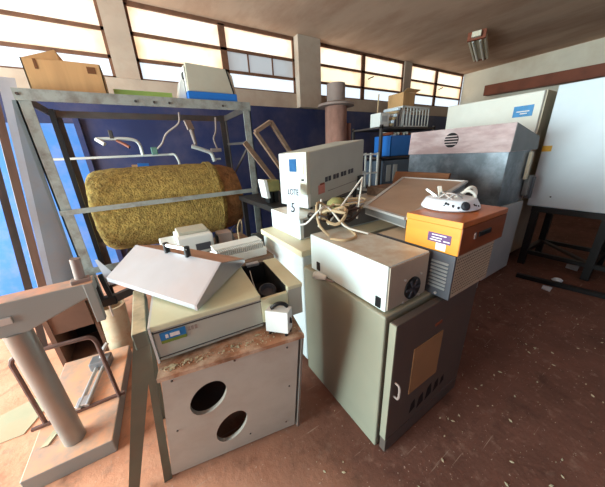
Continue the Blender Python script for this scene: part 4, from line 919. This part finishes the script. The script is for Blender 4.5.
for i in range(6):
    t = MB().cyl((3.46+i*0.03, 2.83, 1.955+0.046*i), (3.56+i*0.03, 3.2, 1.975+0.046*i), 0.022, seg=10).build('tube_roll', M['sign_paper'] if i % 2 else M['cable_tan'], smooth=True)
    tag(t, 'pale roll stacked left of the white slatted crate', 'roll', 'rolls on the top shelf')
tag(MB().cyl((3.42, 3.1, 1.926), (3.44, 3.1, 2.42), 0.01, seg=8).build('thin_rod', M['cable_tan']), 'thin upright tan rod beside the meter box on the top shelf', 'rod')
wr = thing('white_rack_frame', (2.9, 2.9, 1.05), 'white open wire rack frame left of the blue bin', 'rack')
for x in (2.72, 2.95, 3.10):
    for y in (2.75, 3.0): B((x-0.012, y-0.012, 1.0), (x+0.012, y+0.012, 1.56)).build('upright', M['white_box'], wr)
for z in (1.02, 1.27, 1.54):
    for y in (2.75, 3.0): B((2.72, y-0.01, z-0.012), (3.10, y+0.01, z+0.012)).build('rail', M['white_box'], wr)
wt = thing('side_table', (2.8, 2.9, 0), 'grey side table under the white wire rack frame', 'table')
B((2.45, 2.65, 0.96), (3.15, 3.3, 0.995)).build('top', M['base_cab'], wt)
for x in (2.49, 3.11):
    for y in (2.69, 3.26): B((x-0.02, y-0.02, 0), (x+0.02, y+0.02, 0.96)).build('leg', M['dark_steel'], wt)
gc = thing('grey_case', (3.6, 3.0, 1.02), 'grey storage case on the shelf below the blue bin', 'case')
B((3.30, 2.79, 1.027), (4.3, 3.2, 1.43)).build('shell', mat('slate_case', (92, 104, 120), 0.5, var=0.1), gc, bevel=0.01)
B((3.36, 2.782, 1.1), (3.46, 2.791, 1.36)).build('front_panel', M['base_cab'], gc); B((3.52, 2.782, 1.1), (3.62, 2.791, 1.36)).build('front_panel', M['base_cab'], gc)

fp = thing('flue_pipe', (2.75, 3.6, 0), 'rusty vertical flue pipe with a wide collar near the windows', 'pipe')
MB().lathe([(0, 0), (0.185, 0), (0.18, 2.33), (0, 2.33)], (2.98, 3.6, 0), (0, 0, 1), 32).build('lower_pipe', M['rust'], fp, smooth=True)
MB().lathe([(0.17, 0), (0.30, 0.005), (0.30, 0.035), (0.20, 0.065), (0.14, 0.07)], (2.98, 3.6, 2.30), (0, 0, 1), 32).build('collar', M['flue_grey'], fp, smooth=True)
MB().lathe([(0.135, 0), (0.15, 0), (0.15, 0.27), (0.135, 0.27), (0.13, 0.02)], (2.98, 3.6, 2.36), (0, 0, 1), 32).build('upper_pipe', M['flue_grey'], fp, smooth=True)
B((3.19, 3.5, 1.2), (3.23, 3.58, 2.05)).build('support_strap', M['rust'], fp)

# ------------------------------------------------------------------ small litter on the floor
for (x, y, s, m, lab) in ((3.97, 0.62, 0.055, 'sign_paper', 'crumpled white paper on the dark floor before the black stand'),
                          (3.66, 0.63, 0.06, 'bag', 'flat grey scrap on the floor nearest the hood cabinet'),
                          (4.58, 0.62, 0.09, 'bag', 'flat pale tile piece under the black stand')):
    r_ = random.Random(x)
    if m == 'sign_paper':
        o = MB().lathe([(0, 0), (s*0.8, 0.0), (s, s*0.3), (s*0.55, s*0.7), (0, s*0.8)], (x, y, 0.0), (0.1, 0.1, 1), 7).build('crumpled_paper', M[m])
    else:
        o = MB().prism([(x-s, y-s*0.7, 0.001), (x+s, y-s*0.5, 0.001), (x+s*0.8, y+s*0.8, 0.001), (x-s*0.7, y+s*0.6, 0.001)], (0, 0, 0.012)).build('floor_scrap', M[m])
    tag(o, lab, 'litter')
tag(MB().bar((3.75, 0.95, 0.025), (4.02, -0.6, 0.025), 0.06, 0.045).build('floor_batten', M['black_frame']), 'dark batten lying on the floor in front of the black stand', 'batten')
lt = random.Random(9); g = MB()
for i in range(420):
    x, y = lt.uniform(0.3, 3.2), lt.uniform(-0.6, 0.95)
    if (0.74 < x < 1.6 and y > 0.49) or (x < 0.6 and y > 0.74): continue
    r = 0.0015+0.006*lt.random()**4; a = lt.random()*3
    d = Vector((math.cos(a), math.sin(a), 0))*r*1.6; e = Vector((-math.sin(a), math.cos(a), 0))*r*0.8; p = Vector((x, y, 0.0005))
    g.prism([p-d, p-e, p+d, p+e*0.9], (0, 0, r*0.7))
stuff(g.build('floor_grit', M['paper']), 'pale grit and chips scattered on the concrete floor', 'grit')

for o in S.objects:
    if '_o' in o: del o['_o']
